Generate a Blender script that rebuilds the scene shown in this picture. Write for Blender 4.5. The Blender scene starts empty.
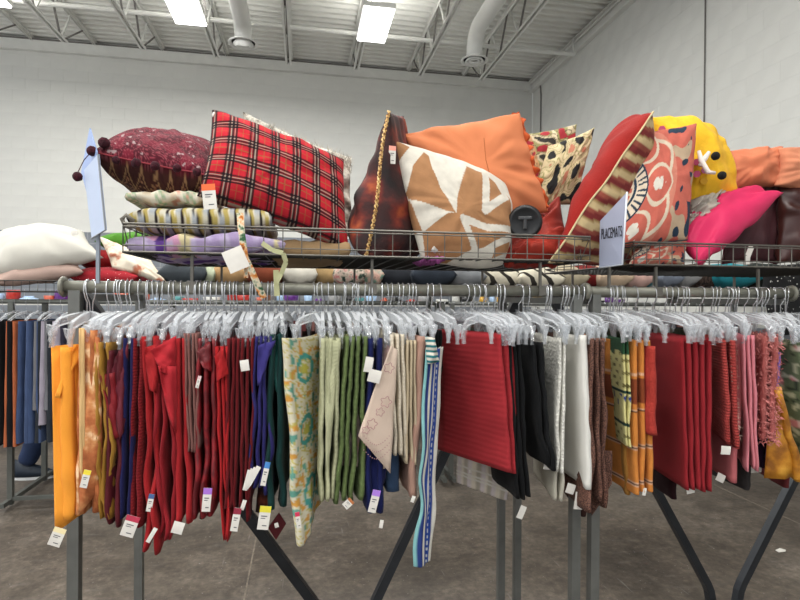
import bpy, bmesh, math, random
from math import sin, cos, pi, tan, atan, radians, sqrt
from mathutils import Vector, Matrix, noise
random.seed(7)
SC = bpy.context.scene
COL = SC.collection

# ------------------------------------------------------------------ camera
F = 530.0
YAW = atan(97 / F); PITCH = -radians(0.15); ROLL = 0.0062
CAM = Vector((0, 0, 1.5))
fw = Vector((sin(YAW) * cos(PITCH), cos(YAW) * cos(PITCH), sin(PITCH)))
rt0 = Vector((cos(YAW), -sin(YAW), 0)); up0 = rt0.cross(fw)
rt = rt0 * cos(ROLL) + up0 * sin(ROLL); up = up0 * cos(ROLL) - rt0 * sin(ROLL)
cd = bpy.data.cameras.new('camera'); cam = bpy.data.objects.new('camera', cd); COL.objects.link(cam)
cd.sensor_width = 36; cd.lens = F / 800 * 36; cd.clip_end = 100
M = Matrix.Identity(4)
for i in range(3):
    M[i][0] = rt[i]; M[i][1] = up[i]; M[i][2] = -fw[i]; M[i][3] = CAM[i]
cam.matrix_world = M
SC.camera = cam

def ray(px, py): return fw + rt * ((px - 400) / F) + up * ((300 - py) / F)
def P(px, py, Y): d = ray(px, py); return CAM + d * (Y / d.y)
def PX(px, py, X): d = ray(px, py); return CAM + d * (X / d.x)
def PZ(px, py, Z): d = ray(px, py); return CAM + d * ((Z - 1.5) / d.z)

# ------------------------------------------------------------------ world, exposure
w = bpy.data.worlds.new('world'); SC.world = w; w.use_nodes = True
bg = w.node_tree.nodes['Background']; bg.inputs[0].default_value = (0.93, 0.96, 1, 1); bg.inputs[1].default_value = 0.95
SC.view_settings.view_transform = 'Standard'; SC.view_settings.look = 'None'
SC.view_settings.exposure = 0.3; SC.view_settings.gamma = 1
SC.cycles.transparent_max_bounces = 48
SC.cycles.max_bounces = 6
LAMP_W = 50.0      # power of each high bay lamp

# ------------------------------------------------------------------ helpers
def lin(h):
    if not isinstance(h, str): return tuple(h)
    h = h.lstrip('#'); v = [int(h[i:i + 2], 16) / 255 for i in (0, 2, 4)]
    return tuple(x / 12.92 if x <= .04045 else ((x + .055) / 1.055) ** 2.4 for x in v)
def L4(h): return (*lin(h), 1)

MATS = {}
def mat(name, color='#888888', rough=.8, metal=0, var=.12, vscale=12, bump=0, bscale=300, sheen=0, emit=0, alpha=1, spec=.5,
        attr=None, ramp=None, rtype='noise', rscale=10, coord='Object', bands=None, stretch=None, bmode='noise'):
    if name in MATS: return MATS[name]
    m = bpy.data.materials.new(name); m.use_nodes = True; nt = m.node_tree; N = nt.nodes; Lk = nt.links.new
    b = N['Principled BSDF']
    b.inputs['Roughness'].default_value = rough; b.inputs['Metallic'].default_value = metal
    b.inputs['Specular IOR Level'].default_value = spec
    b.inputs['Sheen Weight'].default_value = sheen; b.inputs['Alpha'].default_value = alpha
    tc = N.new('ShaderNodeTexCoord'); co = tc.outputs[coord]
    if stretch:
        mp = N.new('ShaderNodeMapping'); mp.inputs['Scale'].default_value = stretch; Lk(co, mp.inputs[0]); co = mp.outputs[0]
    if attr:
        a = N.new('ShaderNodeAttribute'); a.attribute_name = 'Col'; base = a.outputs['Color']
    elif ramp:
        if rtype == 'noise':
            t = N.new('ShaderNodeTexNoise'); t.inputs['Scale'].default_value = rscale; t.inputs['Detail'].default_value = 3; o = t.outputs[0]
        elif rtype == 'voronoi':
            t = N.new('ShaderNodeTexVoronoi'); t.inputs['Scale'].default_value = rscale; o = t.outputs['Distance']
        elif rtype == 'cells':
            t = N.new('ShaderNodeTexVoronoi'); t.inputs['Scale'].default_value = rscale; o = t.outputs['Color']
            sp = N.new('ShaderNodeSeparateColor'); 
        else:
            t = N.new('ShaderNodeTexWave'); t.inputs['Scale'].default_value = rscale; t.inputs['Distortion'].default_value = 1.5
            t.bands_direction = bands or 'Y'; o = t.outputs['Fac'] if 'Fac' in t.outputs else t.outputs[1]
        Lk(co, t.inputs['Vector'])
        if rtype == 'cells': Lk(o, sp.inputs[0]); o = sp.outputs[0]
        r = N.new('ShaderNodeValToRGB'); cr = r.color_ramp; Lk(o, r.inputs[0])
        while len(cr.elements) < len(ramp): cr.elements.new(.5)
        for e, (p, c) in zip(cr.elements, ramp): e.position = p
        for e, (p, c) in zip(cr.elements, ramp): e.color = L4(c)
        if rtype == 'cells': cr.interpolation = 'CONSTANT'
        base = r.outputs[0]
    else:
        rgb = N.new('ShaderNodeRGB'); rgb.outputs[0].default_value = L4(color); base = rgb.outputs[0]
    if var:
        n = N.new('ShaderNodeTexNoise'); n.inputs['Scale'].default_value = vscale; n.inputs['Detail'].default_value = 4
        Lk(co, n.inputs['Vector'])
        mr = N.new('ShaderNodeMapRange'); mr.inputs[1].default_value = .3; mr.inputs[2].default_value = .7
        mr.inputs[3].default_value = 1 - var; mr.inputs[4].default_value = 1 + var; Lk(n.outputs[0], mr.inputs[0])
        mx = N.new('ShaderNodeVectorMath'); mx.operation = 'SCALE'; Lk(base, mx.inputs[0]); Lk(mr.outputs[0], mx.inputs['Scale']); base = mx.outputs[0]
    Lk(base, b.inputs['Base Color'])
    if emit:
        Lk(base, b.inputs['Emission Color']); b.inputs['Emission Strength'].default_value = emit
    if bump:
        if bmode == 'noise':
            t = N.new('ShaderNodeTexNoise'); t.inputs['Scale'].default_value = bscale; t.inputs['Detail'].default_value = 2; ob = t.outputs[0]
        elif bmode == 'voronoi':
            t = N.new('ShaderNodeTexVoronoi'); t.inputs['Scale'].default_value = bscale; ob = t.outputs['Distance']
        else:
            t = N.new('ShaderNodeTexWave'); t.inputs['Scale'].default_value = bscale; t.bands_direction = bmode; t.inputs['Distortion'].default_value = 2.5
            t.inputs['Detail Scale'].default_value = .4; ob = t.outputs[1]
        Lk(tc.outputs['UV'] if bmode in 'XY' else tc.outputs['Object'], t.inputs['Vector'])
        bp = N.new('ShaderNodeBump'); bp.inputs['Strength'].default_value = bump; bp.inputs['Distance'].default_value = .0016 if bmode in 'XY' else .004
        Lk(ob, bp.inputs['Height']); Lk(bp.outputs[0], b.inputs['Normal'])
    MATS[name] = m; return m

def cloth(name, color, **k):
    c = lin(color); g_ = sum(c) / 3; color = tuple((x * .93 + g_ * .07) * .86 for x in c)
    d = dict(rough=.9, var=.14, vscale=9, bump=.3, bscale=420, sheen=.03, spec=.2); d.update(k)
    return mat(name, color, **d)

def wl(o):
    p = Vector((0, 0, 0))
    while o: p += o.location; o = o.parent
    return p
class MB:
    """collects geometry for one mesh"""
    def __init__(s): s.v = []; s.f = []; s.uv = {}
    def add(s, vs, fs):
        b = len(s.v); s.v += [Vector(v) for v in vs]; s.f += [tuple(b + i for i in f) for f in fs]
    def box(s, c, d, rot=None):
        c = Vector(c); hx, hy, hz = [x / 2 for x in d]
        vs = [Vector((x, y, z)) for x in (-hx, hx) for y in (-hy, hy) for z in (-hz, hz)]
        if rot: vs = [rot @ v for v in vs]
        s.add([c + v for v in vs], [(0, 1, 3, 2), (4, 6, 7, 5), (0, 4, 5, 1), (2, 3, 7, 6), (0, 2, 6, 4), (1, 5, 7, 3)])
    def bbox(s, a, b): s.box([(a[i] + b[i]) / 2 for i in range(3)], [abs(b[i] - a[i]) for i in range(3)])
    def bar(s, a, b, w, h=None, n=4, upv=None):
        """bar of n sides between a and b"""
        s.tube([a, b], w / 2 if n > 4 else w / sqrt(2), n, ph=pi / 4 if n == 4 else 0, upv=upv, flat=(h / w if h else 1))
    def tube(s, pts, r, n=8, ph=0, upv=None, flat=1, cap=True):
        pts = [Vector(p) for p in pts]; rings = []
        rs = r if isinstance(r, (list, tuple)) else [r] * len(pts)
        uref = Vector(upv) if upv else None
        for i, p in enumerate(pts):
            t = (pts[min(i + 1, len(pts) - 1)] - pts[max(i - 1, 0)]).normalized()
            if uref is None: uref = Vector((0, 0, 1)) if abs(t.z) < .95 else Vector((0, 1, 0))
            sd = t.cross(uref).normalized(); u2 = sd.cross(t).normalized()
            if not upv: uref = u2
            rings.append([p + (sd * cos(ph + 2 * pi * k / n) + u2 * sin(ph + 2 * pi * k / n) * flat) * rs[i] for k in range(n)])
        vs = [v for rr in rings for v in rr]; fs = []
        for i in range(len(pts) - 1):
            for k in range(n):
                a = i * n + k; b = i * n + (k + 1) % n
                fs.append((a, b, b + n, a + n))
        if cap: fs += [tuple(reversed(range(n))), tuple((len(pts) - 1) * n + k for k in range(n))]
        s.add(vs, fs)
    def ball(s, c, r, n=8, sc=(1, 1, 1)):
        c = Vector(c); vs = [c + Vector((0, 0, r * sc[2]))]; m = n // 2 + 1
        for i in range(1, m):
            a = pi * i / m
            for k in range(n): vs.append(c + Vector((sin(a) * cos(2 * pi * k / n) * r * sc[0], sin(a) * sin(2 * pi * k / n) * r * sc[1], cos(a) * r * sc[2])))
        vs.append(c - Vector((0, 0, r * sc[2]))); fs = []
        for k in range(n): fs.append((0, 1 + k, 1 + (k + 1) % n))
        for i in range(m - 2):
            for k in range(n): a = 1 + i * n + k; b = 1 + i * n + (k + 1) % n; fs.append((a, a + n, b + n, b))
        e = len(vs) - 1; o = 1 + (m - 2) * n
        for k in range(n): fs.append((e, o + (k + 1) % n, o + k))
        s.add(vs, fs)
    def lathe(s, c, prof, n=20, axis=(0, 0, 1)):
        c = Vector(c); az = Vector(axis).normalized(); ax = az.orthogonal().normalized(); ay = az.cross(ax)
        vs = []; fs = []
        for r, h in prof:
            for k in range(n): a = 2 * pi * k / n; vs.append(c + az * h + (ax * cos(a) + ay * sin(a)) * r)
        for i in range(len(prof) - 1):
            for k in range(n): a = i * n + k; b = i * n + (k + 1) % n; fs.append((a, b, b + n, a + n))
        s.add(vs, fs)
    def obj(s, name, m, parent=None, smooth=False, uvs=None, origin=None):
        me = bpy.data.meshes.new(name)
        o0 = Vector(origin) if origin is not None else (Vector((0, 0, 0)))
        me.from_pydata([tuple(v - o0) for v in s.v], [], s.f); me.update()
        if uvs:
            ul = me.uv_layers.new(name='UVMap')
            for lp in me.loops: ul.data[lp.index].uv = uvs[lp.vertex_index]
        for mm in (m if isinstance(m, list) else [m]): me.materials.append(mm)
        if smooth: me.polygons.foreach_set('use_smooth', [True] * len(me.polygons))
        o = bpy.data.objects.new(name, me); COL.objects.link(o); o.location = o0
        if parent:
            o.parent = parent; o.location = o0 - wl(parent)
        return o

def recalc(o):
    bm = bmesh.new(); bm.from_mesh(o.data); bmesh.ops.recalc_face_normals(bm, faces=bm.faces); bm.to_mesh(o.data); bm.free()
def tag(o, label, cat, group=None):
    o['label'] = label; o['category'] = cat
    if group: o['group'] = group
    return o
def struct(o, label=None, cat=None):
    o['kind'] = 'structure'
    if label: o['label'] = label
    if cat: o['category'] = cat
    return o
def empty(name, loc=(0, 0, 0)):
    o = bpy.data.objects.new(name, None); COL.objects.link(o); o.location = loc; o.empty_display_size = .05; return o
def copy_tree(o, parent=None):
    c = o.copy(); COL.objects.link(c)
    if parent: c.parent = parent
    for ch in o.children: copy_tree(ch, c)
    return c
def paint(o, vcols):
    a = o.data.color_attributes.new('Col', 'FLOAT_COLOR', 'POINT')
    a.data.foreach_set('color', [x for c in vcols for x in (c[0], c[1], c[2], 1)])
def nz(x, y=0, z=0): return noise.noise(Vector((x, y, z)))

# ------------------------------------------------------------------ materials
M_wall = mat('white_block_paint', '#d3d3ce', rough=.75, var=.04, vscale=3, bump=.25, bscale=60)
M_mortar = mat('painted_mortar', '#cfcfca', rough=.85, var=.05, vscale=3)
M_greyband = mat('grey_block_paint', '#7b8087', rough=.7, var=.06, vscale=4, bump=.2, bscale=60)
M_deck = mat('white_roof_deck', '#dcdcd6', rough=.6, var=.05, vscale=2)
M_steel = mat('white_painted_steel', '#d9d9d4', rough=.55, var=.05, vscale=5)
M_joistdark = mat('unpainted_web_steel', '#6d6a66', rough=.6, var=.15, vscale=10)
M_duct = mat('white_duct_paint', '#dededa', rough=.5, var=.03, vscale=4)
M_black = mat('dark_slot', '#1d1d1d', rough=.8, var=0)
M_lamp = mat('lamp_diffuser', '#ffffff', emit=7, var=0)
M_rack = mat('grey_green_rack_steel', '#7c7b70', rough=.42, metal=.35, var=.12, vscale=18, bump=.05, bscale=80)
M_leg = mat('grey_rack_leg_steel', '#6b6c68', rough=.42, metal=.35, var=.15, vscale=14)
M_brace = mat('dark_brace_steel', '#33363a', rough=.4, metal=.4, var=.15, vscale=14)
M_wire = mat('grey_basket_wire', '#68655e', rough=.45, metal=.5, var=.1, vscale=30)
M_darkwire = mat('dark_basket_wire', '#2f2e2b', rough=.5, metal=.4, var=.1, vscale=30)
M_hook = mat('zinc_hook_wire', '#d6d8da', rough=.25, metal=.7, var=.05, vscale=40)
M_plastic = mat('clear_hanger_plastic', '#e6eaee', rough=.1, var=0, alpha=.16, spec=1.0)
def edge_alpha(m, lo, hi):
    """clear plastic: nearly clear face on, milky where it is seen edge on"""
    nt = m.node_tree; lw = nt.nodes.new('ShaderNodeLayerWeight'); lw.inputs[0].default_value = .5
    mr = nt.nodes.new('ShaderNodeMapRange'); mr.inputs[1].default_value = .3; mr.inputs[2].default_value = 1; mr.inputs[3].default_value = lo; mr.inputs[4].default_value = hi
    nt.links.new(lw.outputs['Facing'], mr.inputs[0]); nt.links.new(mr.outputs[0], nt.nodes['Principled BSDF'].inputs['Alpha'])
M_clip = mat('clear_clip_plastic', '#e4e8ec', rough=.12, var=0, alpha=.22, spec=1.0)
edge_alpha(M_plastic, .07, .75); edge_alpha(M_clip, .12, .8)
M_tag = mat('white_tag_card', '#dcd8d0', rough=.6, var=.05, vscale=30)
M_ink = mat('grey_tag_ink', '#55555a', rough=.7, var=0)

# floor: worn polished concrete
def floor_mat():
    m = bpy.data.materials.new('worn_concrete'); m.use_nodes = True; nt = m.node_tree; N = nt.nodes; Lk = nt.links.new
    b = N['Principled BSDF']; tc = N.new('ShaderNodeTexCoord')
    def nse(sc, det, rg=.55, st=None):
        n = N.new('ShaderNodeTexNoise'); n.inputs['Scale'].default_value = sc; n.inputs['Detail'].default_value = det; n.inputs['Roughness'].default_value = rg
        if st:
            mp = N.new('ShaderNodeMapping'); mp.inputs['Scale'].default_value = st; Lk(tc.outputs['Object'], mp.inputs[0]); Lk(mp.outputs[0], n.inputs['Vector'])
        else: Lk(tc.outputs['Object'], n.inputs['Vector'])
        return n.outputs[0]
    def ramp(o, els):
        r = N.new('ShaderNodeValToRGB')
        while len(r.color_ramp.elements) < len(els): r.color_ramp.elements.new(.5)
        for e, (p, c) in zip(r.color_ramp.elements, els): e.position = p; e.color = L4(c)
        Lk(o, r.inputs[0]); return r.outputs[0]
    def mix(mode, f, a, c):
        x = N.new('ShaderNodeMix'); x.data_type = 'RGBA'; x.blend_type = mode
        if isinstance(f, float): x.inputs[0].default_value = f
        else: Lk(f, x.inputs[0])
        Lk(a, x.inputs[6]); Lk(c, x.inputs[7]); return x.outputs[2]
    base = ramp(nse(1.3, 8, .65), [(.32, '#5c5247'), (.5, '#7c7063'), (.68, '#988c7e')])
    fine = ramp(nse(26, 6, .7), [(.32, '#707070'), (.52, '#bcbcbc'), (.72, '#ffffff')])
    c = mix('MULTIPLY', .7, base, fine)
    mid = ramp(nse(7, 6, .7), [(.35, '#8c8c8c'), (.55, '#d0d0d0'), (.7, '#ffffff')])
    c = mix('MULTIPLY', .6, c, mid)
    smear = ramp(nse(3.2, 5, .6, (1, 4, 1)), [(.58, '#000000'), (.72, '#555555')])
    c = mix('SCREEN', .35, c, smear)
    speck = ramp(nse(70, 2, .5), [(.71, '#000000'), (.75, '#bbbbbb')])
    c = mix('SCREEN', .5, c, speck)
    scr = ramp(nse(5, 3, .5, (9, .6, 1)), [(.69, '#000000'), (.73, '#777777')])
    c = mix('SCREEN', .3, c, scr)
    Lk(c, b.inputs['Base Color'])
    rr = N.new('ShaderNodeMapRange'); rr.inputs[3].default_value = .38; rr.inputs[4].default_value = .7; Lk(nse(5, 5), rr.inputs[0]); Lk(rr.outputs[0], b.inputs['Roughness'])
    bp = N.new('ShaderNodeBump'); bp.inputs['Strength'].default_value = .15; bp.inputs['Distance'].default_value = .003; Lk(nse(60, 4), bp.inputs['Height']); Lk(bp.outputs[0], b.inputs['Normal'])
    return m

# ================================================================== ROOM
YB, XR, HC, XL, YN = 10.25, 4.62, 6.0, -9.0, -6.0
mb = MB(); mb.bbox((XL, YN, -.1), (XR + .2, YB + .2, 0)); fl = struct(mb.obj('floor', floor_mat()))
m = MB()
for x in (-.28, 3.3):
    m.bbox((x - .004, .8, -.001), (x + .004, YB, .0008))
m.obj('control_joint', mat('pale_joint_filler', '#7b7266', rough=.9, var=.3, vscale=30), fl)

def block_wall(name, a, ln, z0, z1, ax, nrm, m_of, order):
    """plane wall of painted blocks: a = start, ax = direction, nrm = towards the room"""
    a = Vector(a); ax = Vector(ax); nrm = Vector(nrm)
    wb = MB(); p = [a - nrm * .2, a + ax * ln, ]
    q0 = a - nrm * .002; q1 = a + ax * ln - nrm * .002; r0 = a - nrm * .2; r1 = a + ax * ln - nrm * .2
    vs = []
    for b_ in (q0, q1, r1, r0): vs += [Vector((b_.x, b_.y, 0)), Vector((b_.x, b_.y, HC + .15))]
    wb.add(vs, [(0, 1, 3, 2), (2, 3, 5, 4), (4, 5, 7, 6), (6, 7, 1, 0), (0, 2, 4, 6), (1, 7, 5, 3)])
    wall = struct(wb.obj(name, M_mortar)); recalc(wall)
    bw, bh, g = .4, .2005, .003
    def blk(mb, c, w_, h_):
        o = []
        for e, dpt in ((0, -.002), (.002, 0)):
            for sx, sz in ((-1, -1), (1, -1), (1, 1), (-1, 1)):
                o.append(c + ax * sx * (w_ / 2 - e) + Vector((0, 0, sz * (h_ / 2 - e))) + nrm * dpt)
        mb.add(o, [(4, 5, 6, 7), (0, 1, 5, 4), (1, 2, 6, 5), (2, 3, 7, 6), (3, 0, 4, 7)])
    cells = []
    nr = int((z1 - z0) / (bh + g))
    for r in range(nr):
        z = z0 + (r + .5) * (bh + g); s0 = (r % 2) * (bw + g) / 2 - (bw + g)
        s = s0
        while s < ln:
            lo = max(s, 0); hi = min(s + bw, ln)
            if hi - lo > .08: cells.append((z, (lo + hi) / 2, hi - lo))
            s += bw + g
    cells.sort(key=lambda c: order(a + ax * c[1] + Vector((0, 0, c[0]))))
    full = {}
    n = 0; stuff = {}
    for z, s, wd in cells:
        c = a + ax * s + Vector((0, 0, z)); mm = m_of(z)
        if n < 300:
            key = (round(wd, 2), mm.name)
            if key not in full:
                t = MB(); blk(t, Vector((0, 0, 0)), wd, bh); o = t.obj('block', mm, wall); recalc_flip(o, nrm); full[key] = o
            else:
                o = full[key].copy(); COL.objects.link(o)
            o.location = c; n += 1
        else:
            stuff.setdefault(mm.name, (MB(), mm))[0]; blk(stuff[mm.name][0], c, wd, bh)
    for k, (t, mm) in stuff.items():
        o = t.obj('block_courses', mm, wall); o['kind'] = 'stuff'; recalc_flip(o, nrm)
    return wall
def recalc_flip(o, nrm):
    me = o.data
    if me.polygons[0].normal.dot(nrm) < 0: me.flip_normals()
BAND = .18 + 12 * .2035
def seen_order(p):
    d = p - CAM; z = d.dot(fw); 
    if z < .5: return 99
    x = 400 + F * d.dot(rt) / z; y = 300 - F * d.dot(up) / z
    out = (0 if -20 < x < 820 and -15 < y < 240 else 1000)
    return z + out
block_wall('wall_back', (XL, YB, 0), XR - XL, .0, HC - .25, (1, 0, 0), (0, -1, 0), lambda z: M_greyband if z < 2.62 else M_wall, seen_order)
block_wall('wall_right', (XR, YN, 0), YB - YN, .0, HC - .25, (0, 1, 0), (-1, 0, 0), lambda z: M_greyband if z < 1.2 else M_wall, seen_order)

# corrugated deck
m = MB(); y = YN; vs = []; prof = []
while y < YB:
    prof += [(y, HC), (y + .05, HC), (y + .07, HC + .045), (y + .14, HC + .045)]; y += .155
prof.append((YB, HC))
vs = [(XL, a, b) for a, b in prof] + [(XR + .2, a, b) for a, b in prof]; n = len(prof)
m.add(vs, [(i, i + 1, n + i + 1, n + i) for i in range(n - 1)])
m.bbox((XL, YN, HC + .06), (XR + .2, YB + .2, HC + .2))
ceil = struct(m.obj('ceiling', M_deck))
# ledgers
m = MB(); m.bbox((XL, YB - .06, HC - .24), (XR, YB - .001, HC - .05)); m.bbox((XL, YB - .09, HC - .24), (XR, YB - .06, HC - .222)); struct(m.obj('trim_1', M_steel))
m = MB(); m.bbox((XL, YB - .085, HC - .052), (XR, YB - .001, HC - .035)); struct(m.obj('trim_2', M_joistdark))
m = MB(); m.bbox((XR - .05, YN, HC - .26), (XR - .001, YB, HC - .04)); m.bbox((XR - .09, YN, HC - .262), (XR - .05, YB, HC - .245)); m.bbox((XR - .12, YN, HC - .06), (XR - .05, YB, HC - .045)); struct(m.obj('trim_3', M_steel))
# joists
HB = 1.5 + 3.93; HT = 5.92
ends = [(-8, 36), (65, 42.4), (143.5, 49.6), (217, 57.6), (288.5, 64.4), (356, 70), (419.5, 76.4), (480, 81)]
jn = ['first', 'second', 'third', 'fourth', 'fifth', 'sixth', 'seventh', 'rightmost']
jx = []
for i, (a, b) in enumerate(ends):
    p = PZ(a, b, HB); jx.append(p.x)
    rtj = empty('roof_joist', (p.x, YB, HB)); X = p.x; ye = p.y
    def cj(mbx, nm, mm):
        o = mbx.obj(nm, mm, rtj, origin=(X, YB, HB)); return o
    for s in (-1, 1):
        t = MB(); t.bbox((X + s * .012, YN, HB), (X + s * .05, ye, HB + .008)); t.bbox((X + s * .012, YN, HB), (X + s * .018, ye, HB + .045)); cj(t, 'bottom_chord', M_steel)
    t = MB()
    for s in (-1, 1):
        t.bbox((X + s * .012, YN, HT + .055), (X + s * .055, YB - .05, HT + .063)); t.bbox((X + s * .012, YN, HT + .01), (X + s * .018, YB - .05, HT + .06))
    cj(t, 'top_chord', M_steel)
    yy = ye - .12; k = 0
    t = MB(); t.bar((X, ye - .05, HB + .02), (X, YB - .55, HT + .04), .02); cj(t, 'web', M_joistdark)
    while yy > 1.5:
        t = MB(); t.bar((X, yy, HB + .03), (X, yy + (.32 if k % 2 == 0 else -.32) , HT + .05), .024)
        cj(t, 'web', M_joistdark if k % 2 else M_steel); yy -= (.05 if k % 2 == 0 else .75); k += 1
    tag(rtj, f'{jn[i]} white open-web roof joist' + (' from the left, ending short of the back wall' if i < 7 else ', nearest the side wall'), 'joist', 'open-web roof joists')
# pipe across, conduit
p1 = P(350, 33, 8.36)
m = MB(); m.bar((XL, 8.36, p1.z), (XR - .1, 8.36, p1.z), .07, n=8); m.bar((XR - .12, 8.36, p1.z - .03), (XR - .12, 8.36, HC - .05), .02)
tag(m.obj('ceiling_pipe', M_steel, smooth=False), 'thin white pipe crossing under the roof deck in front of the joist ends', 'pipe')
m = MB(); m.bar((XR - .1, 6.2, HC - .12), (XR - .1, YB - .1, HC - .12), .03, n=6)
tag(m.obj('conduit', M_steel), 'slim white conduit running along the top of the side wall', 'conduit')
m = MB(); m.tube([PX(705.5, -20, XR - .012), PX(704, 118, XR - .012), Vector((XR - .012, PX(704, 118, XR).y, .1))], .008, 6)
tag(m.obj('wall_conduit', M_joistdark), 'thin dark vertical line of conduit on the side wall toward the right', 'conduit')
m = MB(); q = PX(539, 68, XR - .015); m.tube([q, PX(541, 95, XR - .015), Vector((XR - .015, q.y, .1))], .014, 6)
tag(m.obj('wall_conduit', M_joistdark), 'thin dark vertical conduit on the side wall close to the corner', 'conduit')
m = MB(); q = (100, 2)
# ducts
def duct(ax_px, el_px, df_px, hd, hf, label):
    el = PZ(*el_px, hd); df = PZ(*df_px, hf); X = el.x
    root = empty('air_duct', (X, el.y, hd)); O = (X, el.y, hd)
    r = .125
    pts = [(X, YN, hd)] + [(X, el.y - 1.5 + .3 * k, hd) for k in range(5)]
    yc = el.y
    for k in range(7):
        a = k / 6 * pi / 2; pts.append((X, yc - .28 + .28 * sin(a), hd - .28 + .28 * cos(a)))
    pts.append((X, yc, hf + .02))
    t = MB(); t.tube(pts, r, 16); o = t.obj('duct_pipe', M_duct, root, smooth=True, origin=O)
    t = MB(); t.lathe((X, yc, hf), [(r, .06), (r + .01, .03), (.215, .01), (.215, 0), (.19, -.005), (.17, .02)], 24); t.obj('diffuser_ring', M_duct, root, True, origin=O)
    t = MB(); t.lathe((X, yc, hf), [(.17, .02), (0.001, .035)], 24); t.obj('throat', M_black, root, origin=O)
    for ra in (.125, .07):
        t = MB(); t.lathe((X, yc, hf), [(ra, .02), (ra + .022, -.008), (ra - .015, -.008), (ra - .02, .015)], 20); t.obj('diffuser_cone', M_duct, root, True, origin=O)
    tag(root, label, 'duct', 'ceiling air ducts')
duct(None, (243.5, 27), (247, 46), 1.5 + 4.0, 1.5 + 3.75, 'white round air duct left of the middle with a ring diffuser at its end')
duct(None, (474.5, 33), (473, 62.5), 1.5 + 4.18, 1.5 + 3.74, 'white round air duct beside the right joists bending down to a ring diffuser')
# lights
def lamp(x0, x1, y0, y1, z, label=None):
    cx = (x0 + x1) / 2; cy = (y0 + y1) / 2; ro = empty('ceiling_light', (cx, cy, z)); O = (cx, cy, z)
    t = MB(); t.bbox((x0 - .015, y0 - .015, z + .01), (x1 + .015, y1 + .015, z + .075)); t.obj('housing', M_steel, ro, origin=O)
    t = MB(); t.bbox((x0, y0, z - .01), (x1, y1, z + .008)); t.obj('diffuser', M_lamp, ro, origin=O)
    t = MB()
    for yy in (y0 + .15, y1 - .15): t.bar((cx, yy, z + .07), (cx, yy, HC - .05), .006)
    t.obj('hanging_wire', M_steel, ro, origin=O)
    ld = bpy.data.lights.new('lamp_glow', 'AREA'); ld.shape = 'RECTANGLE'; ld.size = x1 - x0; ld.size_y = y1 - y0; ld.energy = LAMP_W; ld.color = (1, .985, .95)
    lo = bpy.data.objects.new('lamp_glow', ld); COL.objects.link(lo); lo.parent = ro; lo.location = (0, 0, -.02)
    ud = bpy.data.lights.new('added_deck_fill', 'AREA'); ud.shape = 'RECTANGLE'; ud.size = x1 - x0; ud.size_y = y1 - y0; ud.energy = LAMP_W * .42; ud.color = (1, .985, .95)
    uo = bpy.data.objects.new('added_deck_fill', ud); COL.objects.link(uo); uo.parent = ro; uo.location = (0, 0, .09); uo.rotation_euler = (pi, 0, 0)  # added upward fill that brightens the roof deck; the fixtures show no uplight
    if label: tag(ro, label, 'light', 'ceiling lights')
    else: tag(ro, 'white ceiling light in the rows behind the viewpoint', 'light', 'lights behind the viewpoint')
ZL = 1.5 + 3.8
a = PZ(357.4, 40, ZL); b = PZ(378, 42, ZL); c = PZ(387.4, 9, ZL)
ly0, ly1 = c.y, a.y
lamp(a.x, a.x + .4, ly0, ly1, ZL, 'bright ceiling light under the roof near the middle of the view')
a2 = PZ(205, 22, ZL); lamp(a2.x - .4, a2.x, ly0, ly1, ZL, 'bright ceiling light between the left joists')
a3 = PZ(9, 5, ZL); lamp(a3.x - .4, a3.x, ly0, ly1, ZL, 'bright ceiling light just inside the top left corner')
for yy in (3.6, 0.0, -3.2):
    for xx in (-6.4, a3.x - .2, a2.x - .2, a.x + .2):
        lamp(xx - .2, xx + .2, yy - .6, yy + .6, ZL)

# ================================================================== FRONT RACKS
YF, YK = 1.6, 2.16          # front and back rail planes
ZR = 1.527                  # rail centre height
def rack(label, xl, xr, xbl, xbr, apex, right_posts=True):
    o = (xl, YF, 0); r = empty('garment_rack', o)
    for y, a, b in ((YF, xl, xr), (YK, xbl, xbr)):
        t = MB(); t.tube([(a, y, ZR), (b, y, ZR)], .0172, 14); ob = t.obj('rail', M_rack, r, True, origin=((a + b) / 2, y, ZR))
        for x, s in ((a, -1), (b, 1)):
            t = MB(); t.lathe((x, y, ZR), [(.0172, -.004), (.028, -.003), (.029, .003), (.024, .008), (0.0005, .010)], 14, axis=(s, 0, 0)); t.obj('end_cap', M_rack, ob, True)
    xs = [(xl + .03, YF), (xr - .03, YF), (xbl + .03, YK), (xbr - .03, YK)]
    for x, y in (xs if right_posts else [xs[0], xs[2]]):
        t = MB(); t.bar((x, y, .03), (x, y, ZR - .01), .029); t.obj('post', M_leg, r, origin=(x, y, 0))
    for s in (0, 1):
        x = xs[s][0]; x2 = xs[s + 2][0]
        if s == 0 or right_posts:
            t = MB(); t.bar((x, YF - .18, .03), (x2, YK + .18, .03), .035); t.obj('floor_bar', M_leg, r)
        t = MB(); t.bar((x, YF, ZR - .03), (x2, YK, ZR - .03), .022); t.obj('side_bar', M_leg, r)
    (tl, tr, kl, kr, yk) = apex
    for tp, kp, nm in ((tl, kl, 'brace'), (tr, kr, 'brace')):
        d = (kp - tp).normalized(); fl_ = Vector((kp.x, kp.y, 0.03)); 
        t = MB(); t.tube([tp, kp - d * .05, kp - d * .02 + Vector((0, 0, -.008)), kp + Vector((0, 0, -.045)), fl_], .0235, 4, ph=pi / 4, upv=(0, 1, 0)); t.obj(nm, M_brace, r)
    t = MB(); k = (kl + kr) / 2; t.bar((k.x - .12, k.y, .02), (k.x + .12, k.y, .02), .04); t.obj('foot', M_brace, r)
    return tag(r, label, 'clothes rack')
A = P(64, 285, YF); B = P(584.5, 289, YF)
K1l = P(342, 640, 2.05); K1r = P(357, 640, 2.05)
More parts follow.
